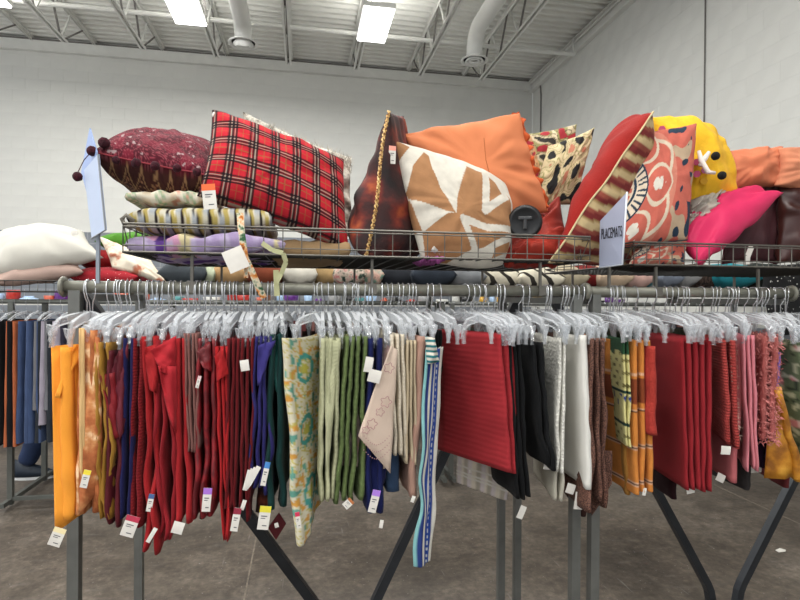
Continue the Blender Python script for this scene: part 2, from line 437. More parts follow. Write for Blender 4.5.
rack('grey steel double garment rack on the left carrying most of the linens', A.x, B.x, P(132, 300, YK).x, P(509, 300, YK).x,
     (P(80, 291, YF + .03), P(519, 295, YK), K1l, K1r, 2.05))
A2 = P(586.5, 289, YF); B2 = P(791, 292, YF)
rack('shorter grey steel garment rack on the right with the red placemats', A2.x, B2.x, P(512, 300, YK).x, P(512, 300, YK).x + B2.x - A2.x,
     (P(551, 295, YK), P(886, 295, YK), P(711, 592, YK), P(737, 592, YK), YK), right_posts=False)

# ---- wire baskets
def basket(label, x0, x1, y0, y1, z0, z1, sp=.053):
    r = empty('wire_basket', ((x0 + x1) / 2, y0, z0)); W = .0017
    def loop(z, rr, nm):
        t = MB()
        for a, b in (((x0, y0), (x1, y0)), ((x1, y0), (x1, y1)), ((x1, y1), (x0, y1)), ((x0, y1), (x0, y0))): t.tube([(*a, z), (*b, z)], rr, 6)
        return t.obj(nm, M_wire, r)
    loop(z1, .0035, 'top_rim'); loop(z1 - .008, .0022, 'rim_wire'); loop(z0 + .018, W, 'lower_wire'); loop(z0, .003, 'bottom_rim')
    for fixed, nm in ((y0, 'front_grid'), (y1, 'back_grid')):
        t = MB(); x = x0
        while x < x1 + .001: t.tube([(x, fixed, z0), (x, fixed, z1)], W, 5); x += (x1 - x0) / round((x1 - x0) / sp)
        t.obj(nm, M_wire, r)['kind'] = 'stuff'
    for fixed in (x0, x1):
        t = MB(); y = y0
        while y < y1 + .001: t.tube([(fixed, y, z0), (fixed, y, z1)], W, 5); y += (y1 - y0) / 11
        t.tube([(fixed, y0, z1), (fixed, y0 + .06, z0), (fixed, y0 + .12, z1)], W, 5)
        t.obj('side_grid', M_wire, r)['kind'] = 'stuff'
    t = MB(); y = y0
    while y < y1: t.tube([(x0, y, z0), (x1, y, z0)], .0016, 4); y += .026
    x = x0
    while x < x1: t.tube([(x, y0, z0 - .002), (x, y1, z0 - .002)], .0025, 4); x += sp
    t.obj('base_grid', M_darkwire, r)['kind'] = 'stuff'
    for f in (.12, .5, .9):
        x = x0 + (x1 - x0) * f
        for y in (YF, YK):
            t = MB(); t.bar((x, y, ZR + .012), (x, y, z0), .008); t.bbox((x - .012, y - .02, ZR - .014), (x + .012, y + .02, ZR - .0125 + .03)); t.obj('bracket', M_wire, r)
    return tag(r, label, 'wire basket')
YB0, YB1 = 1.535, 2.17
bl = P(123, 229, YB0); br = P(590, 242, YB0)
ZB0, ZB1 = 1.622, 1.698
basket('long grey wire basket on the left rack holding plaid, velvet and orange pillows', bl.x, br.x, YB0, YB1, ZB0, ZB1)
b2 = P(634, 245, YB0)
basket('grey wire basket on the right rack holding the hot pink pillow', b2.x, b2.x + 1.05, YB0, YB1, ZB0 - .008, ZB1 - .012, .045)

# ================================================================== PILLOWS
def pillow(label, quad, T, m, back=None, n=36, pinch=.07, fn=None, fnb=None, name='pillow', cat='pillow', group=None, wr=.006, pw=.42,
           parent=None, piping=None, pipe_r=.004, sag=0, seed=None, Tb=None, rnd=0, tv=(1, 1)):
    """quad: world points TL, TR, BR, BL; front side faces the camera (or up)"""
    Q = [Vector(q) for q in quad]; sd = seed if seed is not None else random.random() * 50
    nrm = (Q[3] - Q[1]).cross(Q[2] - Q[0]); nrm = ((Q[1] - Q[0]).cross(Q[3] - Q[0])).normalized() * -1
    c = sum(Q, Vector()) / 4
    if nrm.dot(CAM - c) < 0: nrm = -nrm
    if Tb is None: Tb = T
    def pt(u, v, s):
        uu = u * (1 - pinch * (1 - v * v) * abs(u)); vv = v * (1 - pinch * (1 - u * u) * abs(v))
        r_ = rnd * (u + 1) / 2; uu, vv = uu * sqrt(1 - r_ * v * v / 2), vv * sqrt(1 - r_ * u * u / 2)
        a = (uu + 1) / 2; b = (vv + 1) / 2
        p = Q[0] * (1 - a) * (1 - b) + Q[1] * a * (1 - b) + Q[2] * a * b + Q[3] * (1 - a) * b
        e = max(0, (1 - u * u) * (1 - v * v)) ** pw
        edge = max(abs(u), abs(v))
        ang = math.atan2(v, u)
        h = (T if s > 0 else Tb) * e * (tv[0] + (tv[1] - tv[0]) * (v + 1) / 2)
        wv = wr * (nz(u * 2.2 + sd, v * 2.2, s) * 1.6 + nz(ang * 4 + sd, edge * 1.2, s + 3) * min(1, edge * 1.2) * 1.5 * (1 if edge < .999 else .3))
        return p + nrm * (s * h + wv * (1 if edge < .999 else .5)) - Vector((0, 0, sag * (1 - abs(u) ** 2)))
    g = [-1 + 2 * i / n for i in range(n + 1)]
    g = [math.copysign(abs(x) ** .82, x) if x else 0 for x in g]
    mb = MB(); idx = {}; vs = []; uv = []; cols = []
    for s in (1, -1):
        for j, v in enumerate(g):
            for i, u in enumerate(g):
                bd = i in (0, n) or j in (0, n)
                if s == -1 and bd: idx[(s, i, j)] = idx[(1, i, j)]; continue
                idx[(s, i, j)] = len(vs); vs.append(pt(u, v, s)); uv.append(((u + 1) / 2, (v + 1) / 2))
                if fn: 
                    f_ = fn if (s == 1 or not fnb) else fnb
                    cols.append(lin(f_((u + 1) / 2, (v + 1) / 2)))
    fs = []; mi = []
    for s in (1, -1):
        for j in range(n):
            for i in range(n):
                q = [idx[(s, i, j)], idx[(s, i + 1, j)], idx[(s, i + 1, j + 1)], idx[(s, i, j + 1)]]
                fs.append(q if s == -1 else q[::-1]); mi.append(0 if s == 1 else 1)
    mb.v = vs; mb.f = fs
    o = mb.obj(name, [m, back or m], parent, True, uvs=uv, origin=c)
    o.data.polygons.foreach_set('material_index', mi)
    if fn: paint(o, cols)
    recalc(o)
    if piping:
        t = MB(); ring = [pt(x, -1, 1) for x in g] + [pt(1, y, 1) for y in g[1:]] + [pt(x, 1, 1) for x in g[::-1][1:]] + [pt(-1, y, 1) for y in g[::-1][1:]]
        t.tube(ring, pipe_r, 6); t.obj('piping', piping, o, True)
    if not parent: tag(o, label, cat, group)
    return o
def quadY(*pp): return [P(*q) for q in pp]
def price_tag(px, py, Y, w_, h_, head, parent, ang=0, face=0):
    """hanging card tag; w_, h_ in metres, ang = tilt in the picture"""
    w_ *= .84; h_ *= .88
    c = P(px, py, Y); U = Vector((cos(face), sin(face), 0)); V = Vector((0, 0, -1))
    a = radians(ang); e1 = U * cos(a) + V * sin(a); e2 = V * cos(a) - U * sin(a); nn = e1.cross(e2)
    if nn.dot(CAM - c) < 0: nn = -nn
    def rc(mbx, u0, u1, v0, v1, d0, d1, curl=.0012):
        vs = []
        for d in (d0, d1):
            for k in range(4):
                v = v0 + (v1 - v0) * k / 3
                for u in (u0, u1): vs.append(c + e1 * u * w_ + e2 * v * h_ + nn * (d + curl * sin(v * 3)))
        fs = []
        for k in range(3):
            a_ = 2 * k; fs += [(a_, a_ + 1, a_ + 3, a_ + 2), (8 + a_, 8 + a_ + 2, 8 + a_ + 3, 8 + a_ + 1), (a_, a_ + 2, a_ + 10, a_ + 8), (a_ + 1, a_ + 9, a_ + 11, a_ + 3)]
        fs += [(0, 8, 9, 1), (6, 7, 15, 14)]
        mbx.add(vs, fs)
    t = MB(); rc(t, -.5, .5, 0, 1, 0, .0006); tg = t.obj('price_tag', M_tag, parent)
    if head:
        t = MB(); rc(t, -.5, .5, 0, .26, .0007, .001); t.obj('tag_header', mat('tag_' + head.strip('#'), head, rough=.5, var=0), tg)
        t = MB()
        rc(t, -.3, .25, .4, .44, .0007, .001); rc(t, -.3, .1, .5, .53, .0007, .001); rc(t, -.1, .3, .8, .84, .0007, .001)
        t.obj('print', M_ink, tg)
    return tg

# ---- prints
PLAID_BANDS = [(0.0, .012, 'k'), (.02, .012, 'k'), (.04, .008, 'w'), (.055, .012, 'k'), (.075, .012, 'k'), (-.05, .005, 'k'), (.125, .005, 'k')]
def plaid(u, v):
    pu, pv = .147, .198
    def band(t, per, k_):
        r = ((t + .03) % per)
        for q, wd, c in ((.006, .011, 'k'), (.022, .005, 'w'), (.030, .014, 'k'), (.047, .005, 'w'), (.055, .011, 'k'), (.105, .0035, 'y')):
            if q * k_ <= r < (q + wd) * k_: return c
        return None
    a = band(u, pu, 1.0); b = band(v, pv, 1.35)
    ra = (u + .03) % pu; rb = (v + .03) % pv
    dk = (ra < .066) + (rb < .09)
    if a == 'k' and b == 'k': return (.01, .01, .012)
    if (a == 'w' and b != 'k') or (b == 'w' and a != 'k'): return (.32, .25, .2)
    if a == 'k' or b == 'k': return (.03, .012, .014) if dk > 1 else (.065, .012, .014)
    if a == 'y' or b == 'y': return (.32, .1, .04)
    return ((.5, .02, .032), (.36, .014, .026), (.13, .012, .018))[dk]
POLY = dict(A=[(-.04, -.04), (.12, .04), (.03, .16), (-.04, .28)], B=[(0.22, 0.06), (0.25, 0.09), (0.25, 0.21), (0.28, 0.38), (0.37, 0.58), (0.28, 0.58), (0.01, 0.51), (-0.0, 0.46), (0.1, 0.22)],
            C=[(0.3, 0.6), (0.05, 0.78), (.03, 1.0), (0.25, 1.0), (0.51, 0.87), (0.83, 0.8), (0.96, 0.66), (0.95, 0.23), (0.74, 0.11), (0.55, 0.1), (0.48, 0.25), (0.41, 0.45), (0.38, 0.58)],
            TL=[(-0.05, 0.5), (0.01, 0.52), (0.05, 0.76), (-0.05, 0.8)], D=[(0.78, 0.83), (0.96, 0.74), (1.0, 0.85), (0.76, 0.93)])
def inpoly(p, poly):
    x, y = p; r = False; j = len(poly) - 1
    for i in range(len(poly)):
        a, b = poly[i]; c, d = poly[j]
        if (b > y) != (d > y) and x < (c - a) * (y - b) / (d - b) + a: r = not r
        j = i
    return r
def dseg(p, a, b):
    p, a, b = Vector(p), Vector(a), Vector(b); t = max(0, min(1, (p - a).dot(b - a) / (b - a).length_squared)); return (p - a - (b - a) * t).length
def geo(u, v):
    W = (.64, .6, .52); Tn = (.37, .185, .085)
    p = (u, v)
    if inpoly(p, POLY['D']): return Tn
    for st in ([(0.72, 0.1), (0.66, 0.5), (0.9, 0.25), (.8, .06)], [(0.55, 0.87), (0.44, 0.62), (0.68, 0.65), (0.97, 0.60)], [(.45, 1), (.77, .8), (.98, .68)]):
        for a, b in zip(st, st[1:]):
            if dseg(p, a, b) < .034: return W
    for k in ('A', 'B', 'C', 'TL'):
        if inpoly(p, POLY[k]): return Tn
    return W
def medallion(u, v):
    co = (.5, .12, .085); cr = (.6, .5, .38); nv = (.018, .035, .06); tn = (.45, .33, .22); wh = (.62, .58, .5); lt = (.56, .2, .14)
    x, y = (u + .04) * 1.0, (v - .55) * 1.15; r = sqrt(x * x + y * y); a = math.atan2(y, x)
    if r < .16: return cr if abs(sin(a * 6)) * r > .1 or r > .14 else co
    if r < .19: return nv
    if r < .205: return cr
    if r < .31:
        k = abs((a * 7 / pi) % 1 - .5)
        return nv if k < .3 and not (k < .12) else cr
    if r < .33: return nv
    # petals
    n_ = 6; pa = ((a / (2 * pi) * n_) + .5) % 1 - .5; pr = (r - .33)
    hw = .46 * (1 - abs((pr - .13) / .21) ** 2.2) if 0 < pr < .34 else -1
    if hw > 0:
        e = hw * .95 - abs(pa)
        if e > .09:
            fx = abs(pa) * r * 1.05; fy = pr - .15
            if (abs(fy) < .085 and fx < .028 * (1 + 1.4 * sin((fy + .08) * 36))) or (abs(fy - .02) < .02 and fx < .06): return wh
            return co
        if e > .0: return cr
    if r < .72: 
        rr = (r - .62 + .05 * cos(a * n_)) 
        return cr if 0 < rr < .045 else lt if rr > 0 else co
    if nz(u * 9, v * 9) > .28: return nv
    return co if nz(u * 5 + 3, v * 5) > -.15 else tn

Mplaid = mat('plaid_flannel', attr=True, rough=.9, var=.06, vscale=30, bump=.2, bscale=500, sheen=.03, spec=.15)
Mprint = mat('printed_canvas', attr=True, rough=.88, var=.08, vscale=40, bump=.35, bscale=420, sheen=.03, spec=.2)
BK = .08

# back row first
fur = mat('cream_faux_fur', ramp=[(.3, '#6d655c'), (.5, '#d8d2c4'), (.7, '#efeadd')], rscale=25, rough=.95, bump=1, bscale=120)
pf = pillow('shaggy cream faux fur pillow showing only behind the top edge of the red plaid pillow',
       quadY((243, 112, 1.92), (352, 158, 1.95), (356, 240, 1.95), (240, 200, 1.92)), .05, fur, wr=.02, n=40)
t = MB()
for k in range(900):
    f = random.random(); a = P(243 + 109 * f, 117 + 45 * f + random.uniform(-2, 12), 1.92 + random.uniform(-.04, .03)); d = Vector((random.uniform(-.02, .02), random.uniform(-.02, .01), random.uniform(.004, .026)))
    sdv = Vector((.0012, 0, 0)); t.add([a - sdv, a + sdv, a + d], [(0, 1, 2)])
o = t.obj('fur_tufts', fur, pf); o['kind'] = 'stuff'
pillow('teal and tan patterned cushion whose corner pokes up behind the burgundy paisley pillow', quadY((150, 127, 1.98), (214, 158, 1.98), (205, 190, 1.98), (140, 170, 1.98)), .03,
       mat('teal_tan_print', ramp=[(.35, '#39586a'), (.5, '#b9a380'), (.62, '#dfd3b8'), (.7, '#b5603a')], rscale=30, rough=.9), wr=.004)
# burgundy paisley pillow lying on the stack, two-tone
def paisley(u, v):
    a = nz(u * 9, v * 9, 1); b = nz(u * 22, v * 22, 5); c_ = abs((a * 9) % 1 - .5)
    if b > .5: return (.3, .22, .22)
    if c_ < .07: return (.2, .03, .045)
    if c_ > .44: return (.2, .05, .06)
    return (.13, .006, .018) if a > .05 else (.065, .004, .011)
def ornament(u, v):
    x = (u * 4.2) % 1 - .5; y = (v * 8.4 + .2) % 1 - .5; r = sqrt(x * x + y * y); a = math.atan2(y, x)
    if abs(abs(x) + abs(y) - .5) < .045: return (.3, .17, .08)
    if abs(r - .22 * (1 + .3 * cos(4 * a))) < .03: return (.32, .15, .08)
    return (.06, .018, .014) if nz(u * 30, v * 30) > 0 else (.045, .012, .012)
pq = [P(92, 152, 1.62), P(120, 137, 1.98), P(222, 146, 1.98), P(216, 178, 1.60)]
pb = pillow('burgundy paisley pillow with dark pom-poms and a brown underside, topmost of the left stack', pq, .062, Mprint, fn=paisley, fnb=ornament, n=110, pinch=.03, wr=.006, Tb=.15, pw=.5,
            piping=mat('red_piping', '#8c2a35', var=0), pipe_r=.0025, seed=4)
# ensure "front" is the upper face
Mpom = mat('dark_burgundy_yarn', '#3a0a18', rough=1, var=.5, vscale=90, bump=1, bscale=200)
for (x, y, Y, r) in ((104, 143, 1.62, .016), (92, 151, 1.60, .014), (77.5, 176.5, 1.58, .013), (116, 160, 1.60, .011), (136, 163, 1.59, .013), (155, 166, 1.58, .013), (177, 168, 1.58, .012), (197, 172, 1.57, .012)):
    t = MB(); t.ball((0, 0, 0), r, 12); cpt = P(x, y, Y)
    for i, v in enumerate(t.v): t.v[i] = cpt + v * (1 + .16 * nz(v.x * 300, v.y * 300, v.z * 300 + x))
    t.obj('pom_pom', Mpom, pb, True)
t = MB(); t.tube([P(92, 151, 1.6), P(84, 160, 1.585), P(78, 172, 1.58)], .0012, 4); t.obj('yarn_cord', Mpom, pb)
# stack under it
def flatpill(label, x0, x1, yt, yb, Yf, m, Y2=2.0, **k):
    """cushion lying flat: front edge seen between the rows yt and yb"""
    ym = (yt + yb) / 2; a = P(x0, ym, Yf); b = P(x1, ym, Yf); zc = (a.z + b.z) / 2
    th = (P((x0 + x1) / 2, yt, Yf) - P((x0 + x1) / 2, yb, Yf)).length / 2
    q = [Vector((a.x, Y2, a.z)), Vector((b.x, Y2, b.z)), b, a]
    return pillow(label, q, th, m, pw=k.pop('pw', .22), **k)
def gingham(u, v):
    if (int(u * 26) + int(v * 26)) % 2 and (u * 3) % 1 < .4: return (.3, .4, .25)
    return (.62, .5, .36) if nz(u * 12, v * 12) > .1 else (.6, .3, .22) if nz(u * 12, v * 12) < -.25 else (.66, .6, .48)
flatpill('thin folded cushion with green gingham and pink print, just below the burgundy pillow', 124, 212, 187, 205, 1.6, Mprint, fn=gingham, n=60, Y2=1.95, pinch=.02)
def stripe1(u, v):
    t_ = (u * 5.5) % 1; b = 0
    for lim, c in ((.14, (.02, .012, .012)), (.2, (.55, .5, .38)), (.36, (.42, .33, .1)), (.42, (.6, .56, .45)), (.62, (.36, .38, .4)), (.68, (.02, .012, .012)), (.82, (.42, .33, .1)), (1, (.55, .52, .42))):
        if (t_ + .5 * b) % 1 < lim: return c
    return (.5, .5, .5)
s1 = flatpill('pillow with gold, grey and black broken stripes, second in the left stack', 126, 272, 202, 234, 1.58, Mprint, fn=stripe1, fnb=lambda u, v: stripe1(u + .11, v), n=90, Y2=1.98, pinch=.02, wr=.004)
t = MB(); t.tube([P(134, 221, 1.575), P(126, 215, 1.56), P(122, 219, 1.56), P(125, 226, 1.56), P(136, 227, 1.57)], .006, 8); t.obj('fabric_tie', mat('grey_tie_cloth', '#8b857a', rough=.9), s1, True)
def lav(u, v):
    a = nz(u * 7, v * 7, 2)
    if a > .32: return (.6, .52, .3)
    if a < -.36: return (.1, .04, .22)
    if nz(u * 5, v * 5, 9) > .25: return (.55, .28, .42)
    return (.36, .28, .46) if nz(u * 14, v * 14, 7) > -.1 else (.45, .38, .54)
flatpill('lavender floral cushion at the bottom of the left stack in the wire basket', 124, 286, 230, 257, 1.57, Mprint, fn=lav, n=70, Y2=2.0, wr=.01)
flatpill('tan cushion lying in the basket under the red plaid pillow', 268, 352, 236, 262, 1.62, cloth('tan_cloth', '#a98a62'), Y2=2.05)
# plaid pillow
pp = pillow('red tartan plaid pillow leaning in the left basket', quadY((212, 110, 1.70), (344, 160, 1.74), (349, 252, 1.66), (197, 196, 1.60)), .095, Mplaid, fn=plaid, n=230, pinch=.05, wr=.006, Tb=.07)
price_tag(208, 184, 1.515, .042, .078, '#e8672c', pp, ang=-6)
t = MB(); t.ball(P(214, 115, 1.68), .006, 6, (1, 1, 1.6)); t.obj('white_tag_pin', M_tag, pp, True)
# dangling printed tie + white label
Mtie = mat('green_orange_print', ramp=[(.35, '#2f5b3a'), (.48, '#d8d2b8'), (.6, '#d98b3c'), (.7, '#7a2c22')], rscale=60, rough=.9)
t = MB()
def ribbon(t, pts, wd, th=.0015):
    n_ = len(pts)
    for i in range(n_ - 1):
        a, b = Vector(pts[i]), Vector(pts[i + 1]); d = (b - a).normalized(); s = d.cross(Vector((0, 1, 0))).normalized() * wd / 2; y_ = Vector((0, th, 0))
        t.add([a - s, a + s, b + s, b - s, a - s + y_, a + s + y_, b + s + y_, b - s + y_], [(0, 1, 2, 3), (4, 7, 6, 5), (0, 3, 7, 4), (1, 5, 6, 2)])
ribbon(t, [P(240, 213, 1.515), P(241, 228, 1.51), P(243, 243, 1.508), P(245, 258, 1.51), P(252, 272, 1.51), P(259, 288, 1.52), P(264, 298, 1.53)], .018)
ribbon(t, [P(243, 243, 1.51), P(246, 262, 1.515), P(246, 278, 1.52)], .012)
tg = tag(t.obj('cushion_tie', Mtie), 'green and orange printed cushion tie hanging over the left basket rim', 'cushion tie')
price_tag(231, 249, 1.5, .066, .07, None, tg, ang=-24)
t = MB(); ribbon(t, [P(262, 243, 1.515), P(272, 250, 1.51), P(283, 253, 1.505), P(286, 262, 1.51), P(281, 274, 1.52), P(276, 283, 1.52)], .013)
ribbon(t, [P(276, 270, 1.53), P(277, 296, 1.53)], .015)
tag(t.obj('cushion_tie', cloth('pale_green_tie', '#b9b98c')), 'plain pale green cushion tie drooping through the basket wires', 'cushion tie')
# dark red velvet pillow seen on its seam
velv = mat('dark_red_velvet', ramp=[(.3, '#140304'), (.47, '#350907'), (.58, '#671c0e'), (.7, '#99451f')], rscale=11, rough=.75, sheen=.03, var=.2, stretch=(1, 1, 1.2), bump=.3, bscale=80)  # orange ramp tones paint the velvet's sheen highlights into its colour
vq = [P(389, 112, 1.60), P(404, 116, 2.0), P(402, 262, 2.0), P(367, 258, 1.58)]
vp = pillow('dark red velvet pillow standing on edge with a gold braid seam', vq, .13, velv, Tb=.13, pw=.36, pinch=.02, tv=(.12, 1.25), wr=.008, n=50)
Mgold = mat('gold_braid', ramp=[(.4, '#5a2c14'), (.5, '#c79a55'), (.62, '#e3c58a')], rscale=160, rough=.6)
t = MB()
pts = [P(389 - 22 * f - 1.5 * sin(f * 7), 111 + 146 * f, 1.58 - .03 * sin(pi * f)) for f in [i / 60 for i in range(61)]]
for k in (0, 1): t.tube([p + Vector((.004 * cos(i * 1.6 + k * pi), .004 * sin(i * 1.6 + k * pi), 0)) for i, p in enumerate(pts)], .0032, 5)
t.obj('gold_braid', Mgold, vp, True)
# orange tufted pillow, geometric pillow
mor = cloth('peach_orange_cotton', '#dc8150', var=.07, vscale=3, bump=.15)
po = pillow('large peach orange pillow with a ruffled edge behind the tan and white one', quadY((404, 133, 1.84), (520, 113, 1.76), (549, 212, 1.72), (436, 240, 1.78)), .085, mor, pinch=.04, wr=.012, n=60)
Mruf = cloth('burnt_orange_ruffle', '#cf5a22', var=.15)
def ruffle(pts, wd, m_, par, nrm_=Vector((0, 0, 1))):
    t = MB(); n_ = len(pts); vs = []
    for i, p in enumerate(pts):
        for j in range(3):
            vs.append(p + nrm_ * (wd * j / 2 * (1 + .3 * sin(i * .55))) + Vector((.003 * j * sin(i * .8), .006 * j * cos(i * .6), 0)))
    t.add(vs, [(i * 3 + j, i * 3 + j + 1, (i + 1) * 3 + j + 1, (i + 1) * 3 + j) for i in range(n_ - 1) for j in range(2)])
    o = t.obj('ruffle', m_, par, True); md = o.modifiers.new('thick', 'SOLIDIFY'); md.thickness = .002; return o
def plerp(pl, n_):
    out = []
    for a, b in zip(pl, pl[1:]):
        for k in range(n_): f = k / n_; out.append(P(*[a[i] * (1 - f) + b[i] * f for i in range(3)]))
    return out + [P(*pl[-1])]
ruffle(plerp([(440, 131, 1.84), (470, 130, 1.82), (500, 122, 1.80), (519, 115, 1.77)], 26), .012, Mruf, po)
ruffle(plerp([(520, 118, 1.75), (527, 150, 1.73), (535, 175, 1.72), (547, 208, 1.71)], 26), .014, Mruf, po, Vector((.8, 0, .4)))
t = MB(); t.tube(plerp([(484, 138, 1.665), (486, 160, 1.655), (492, 184, 1.66)], 6), .0012, 4); t.obj('zip_seam', cloth('dark_peach', '#b45e2e'), po)
pillow('tan and white geometric patterned pillow leaning on the velvet one', quadY((391, 140, 1.66), (513, 180, 1.67), (508, 272, 1.62), (422, 262, 1.62)), .08, Mprint, fn=geo, n=170, pinch=-.01, rnd=.5, wr=.005, Tb=.05)
gp = bpy.data.objects['pillow.%03d' % 0] if False else COL.objects[-1]
price_tag(392.5, 146, 1.60, .026, .062, '#f0a08c', gp, ang=2)
# floral corner pillows
def floralA(u, v):
    a = nz(u * 6, v * 8, 12); s = abs(((u * 1.2 - v) * 7 + a * 2) % 1 - .5)
    if a > .2: return (.35, .03, .04)
    if a < -.3: return (.04, .035, .03)
    if s < .08: return (.08, .06, .04)
    return (.5, .28, .14) if u < .35 else (.3, .28, .12) if a > 0 else (.6, .5, .33)
pillow('palm leaf print pillow with its corner up, directly right of the peach orange pillow', quadY((500, 136, 1.98), (577, 124, 1.98), (575, 190, 2.0), (520, 215, 1.96)), .055, Mprint, fn=floralA, n=80, pinch=.08)
def floralB(u, v):
    a = nz(u * 5 + 4, v * 5, 3)
    if a > .2: return (.02, .02, .02)
    if a < -.35: return (.5, .2, .12)
    return (.6, .5, .3) if abs((v * 9 + a * 4) % 1 - .5) > .12 else (.28, .26, .1)
pillow('cream, black and olive leaf print pillow leaning against the red and striped one', quadY((548, 146, 1.9), (595, 127, 1.9), (575, 205, 1.88), (528, 210, 1.88)), .05, Mprint, fn=floralB, n=80, pinch=.06)
# red velvet folded rolls under knob
mrv = mat('rust_red_velvet', ramp=[(.35, '#5e120c'), (.6, '#a32b17')], rscale=4, rough=.7, sheen=.03)
pillow('rust red velvet cushion crumpled low in the basket under the black knob', quadY((488, 246, 1.75), (560, 196, 1.80), (575, 262, 1.7), (505, 266, 1.66)), .05, mrv, wr=.02)
# red / stripe pillow on its corner
def stripeR(u, v):
    t_ = (v * 9 + .25 * sin(u * 5) + .1 * nz(u * 8, v * 8)) % 1
    if t_ < .32: return (.16, .02, .02)
    if t_ < .42: return (.3, .2, .08)
    if t_ < .78: return (.5, .38, .2)
    return (.25, .06, .04)
mred = cloth('tomato_red_chenille', '#96180f', var=.1, bump=.5, bscale=220)
rp = MB()
rq = [P(653, 112, 1.60), P(640, 120, 1.98), P(640, 270, 2.0), P(548, 262, 1.56)]
pillow('tilted pillow with one tomato red face and one maroon striped face beside the sign', rq, .12, mred, back=Mprint, fn=stripeR, n=90, pinch=.03, Tb=.10, pw=.5, wr=.008,
       piping=cloth('cream_piping', '#cdb98c'), pipe_r=.0035)
# black round knob
def knob():
    c = P(525, 222, 1.585); r = empty('round_black_lid', c); ax = (CAM - c).normalized()
    t = MB(); t.lathe(c, [(.002, -.03), (.045, -.03), (.0535, -.02), (.054, 0), (.049, .008), (.044, .010), (.04, .006), (.001, .012)], 32, axis=ax); t.obj('lid', mat('matte_black_plastic', '#17181a', rough=.45, var=.1), r, True, origin=c)
    u = ax.cross(Vector((0, 0, 1))).normalized(); v = u.cross(ax)
    if v.z < 0: v = -v
    rt_ = Matrix((u, v, ax)).transposed()
    t = MB(); t.box(c + ax * .016 + v * .012, (.044, .012, .014), rt_); t.box(c + ax * .016 - v * .006, (.012, .034, .014), rt_); o = t.obj('grip', mat('dark_grey_plastic', '#3a3b3d', rough=.4, var=0), r, origin=c)
    md = o.modifiers.new('b', 'BEVEL'); md.width = .003
    tag(r, 'round black plastic lid with a raised grip resting on the red cushions', 'lid')
knob()
# right basket group
pillow('coral medallion print pillow with navy and cream petals, standing beside the sign', quadY((628, 137, 1.72), (696, 124, 1.70), (687, 240, 1.60), (612, 250, 1.60)), .06, Mprint, fn=medallion, n=190, pinch=.02, wr=.004,
       piping=cloth('navy_edge', '#3a4150'), pipe_r=.0022)
pillow('second coral print pillow lying low behind the basket wires under the medallion one', quadY((632, 240, 1.68), (690, 236, 1.68), (684, 264, 1.62), (628, 266, 1.60)), .03, Mprint, fn=medallion, n=50)
# yellow bee plush
my = mat('yellow_plush', '#e3b022', rough=.95, var=.12, vscale=20, sheen=.03, bump=.5, bscale=160)
yb = pillow('yellow plush bee pillow with black pom antennae behind the hot pink pillow', quadY((650, 118, 1.86), (712, 128, 1.82), (736, 192, 1.76), (668, 214, 1.80)), .11, my, pinch=-.12, wr=.012, pw=.5, name='plush_pillow')
mk = mat('black_plush', '#121212', rough=1, var=.3, vscale=60)
for (x, y) in ((715.5, 156), (722, 175.5)):
    t = MB(); t.ball(P(x, y, 1.64), .015, 12); t.obj('antenna_pom', mk, yb, True)
mw = mat('white_pink_plush', '#e8dcd4', rough=.95, sheen=.03)
t = MB(); t.tube([P(715, 173, 1.635), P(708, 172, 1.64), P(701, 160, 1.65), P(699, 151, 1.66)], [.006, .009, .009, .006], 8); t.obj('plush_arm', mw, yb, True)
t = MB(); t.tube([P(709, 152, 1.65), P(705, 158, 1.65), P(700, 166, 1.655)], [.006, .01, .008], 8); t.obj('plush_arm', mw, yb, True)
mp_ = mat('pink_print_patch', '#c9587f', rough=.9)
for (x, y, m_) in ((697, 162, mp_), (705, 170, mat('mauve_patch', '#b06a86', rough=.9)), (697, 174, mp_), (704, 181, mat('gold_patch', '#c9992a', rough=.9)), (672, 126, mat('orange_patch', '#d9662a', rough=.9)), (662, 129, mp_)):
    t = MB(); c = P(x, y, 1.69 if y > 140 else 1.80); n_ = (CAM - c).normalized(); u = n_.cross(Vector((0, 0, 1))).normalized(); v = u.cross(n_)
    ring = [c + (u * cos(k * pi / 3) + v * sin(k * pi / 3)) * .013 for k in range(6)]
    t.add(ring + [p + n_ * -.02 for p in ring], [tuple(range(6))] + [(k, (k + 1) % 6, 6 + (k + 1) % 6, 6 + k) for k in range(6)]); recalc_me = t.obj('honeycomb_patch', m_, yb)
mcr = cloth('crumpled_grey_white', '#b5aca0', var=.15)
pillow('crumpled off-white cloth wedged between the bee pillow and the hot pink pillow', quadY((690, 200, 1.72), (722, 190, 1.74), (722, 215, 1.7), (688, 226, 1.68)), .02, mcr, wr=.03, name='cloth_bundle', cat='cloth')
mpk = cloth('hot_pink_satin', '#e01a5e', var=.06, rough=.55, sheen=.03, bump=.1)
pillow('hot pink pillow lying in the right basket with a corner pointing up', quadY((720, 193, 1.86), (784, 192, 1.66), (698, 266, 1.60), (668, 232, 1.72)), .065, mpk, wr=.012, pinch=.05)
mpc = cloth('peach_satin', '#de7e55', var=.08, rough=.6, bump=.1)
pillow('peach orange bolster pillow leaning at the upper right edge', quadY((716, 152, 1.84), (784, 146, 1.80), (776, 186, 1.78), (722, 192, 1.80)), .06, mpc, wr=.01)
pillow('lighter peach pillow cut by the right edge of the view', quadY((778, 148, 1.76), (850, 142, 1.74), (850, 200, 1.74), (774, 186, 1.76)), .05, cloth('light_peach', '#e38f68', var=.07), wr=.008)
pillow('maroon velvet pillow standing behind the hot pink pillow', quadY((728, 178, 1.88), (784, 172, 1.86), (776, 264, 1.80), (722, 264, 1.82)), .045, mat('maroon_velvet', '#3a0c14', rough=.7, sheen=.03, var=.2, vscale=8), wr=.008,
       piping=mat('maroon_trim', '#52202a', var=0, rough=.9), pipe_r=.003)
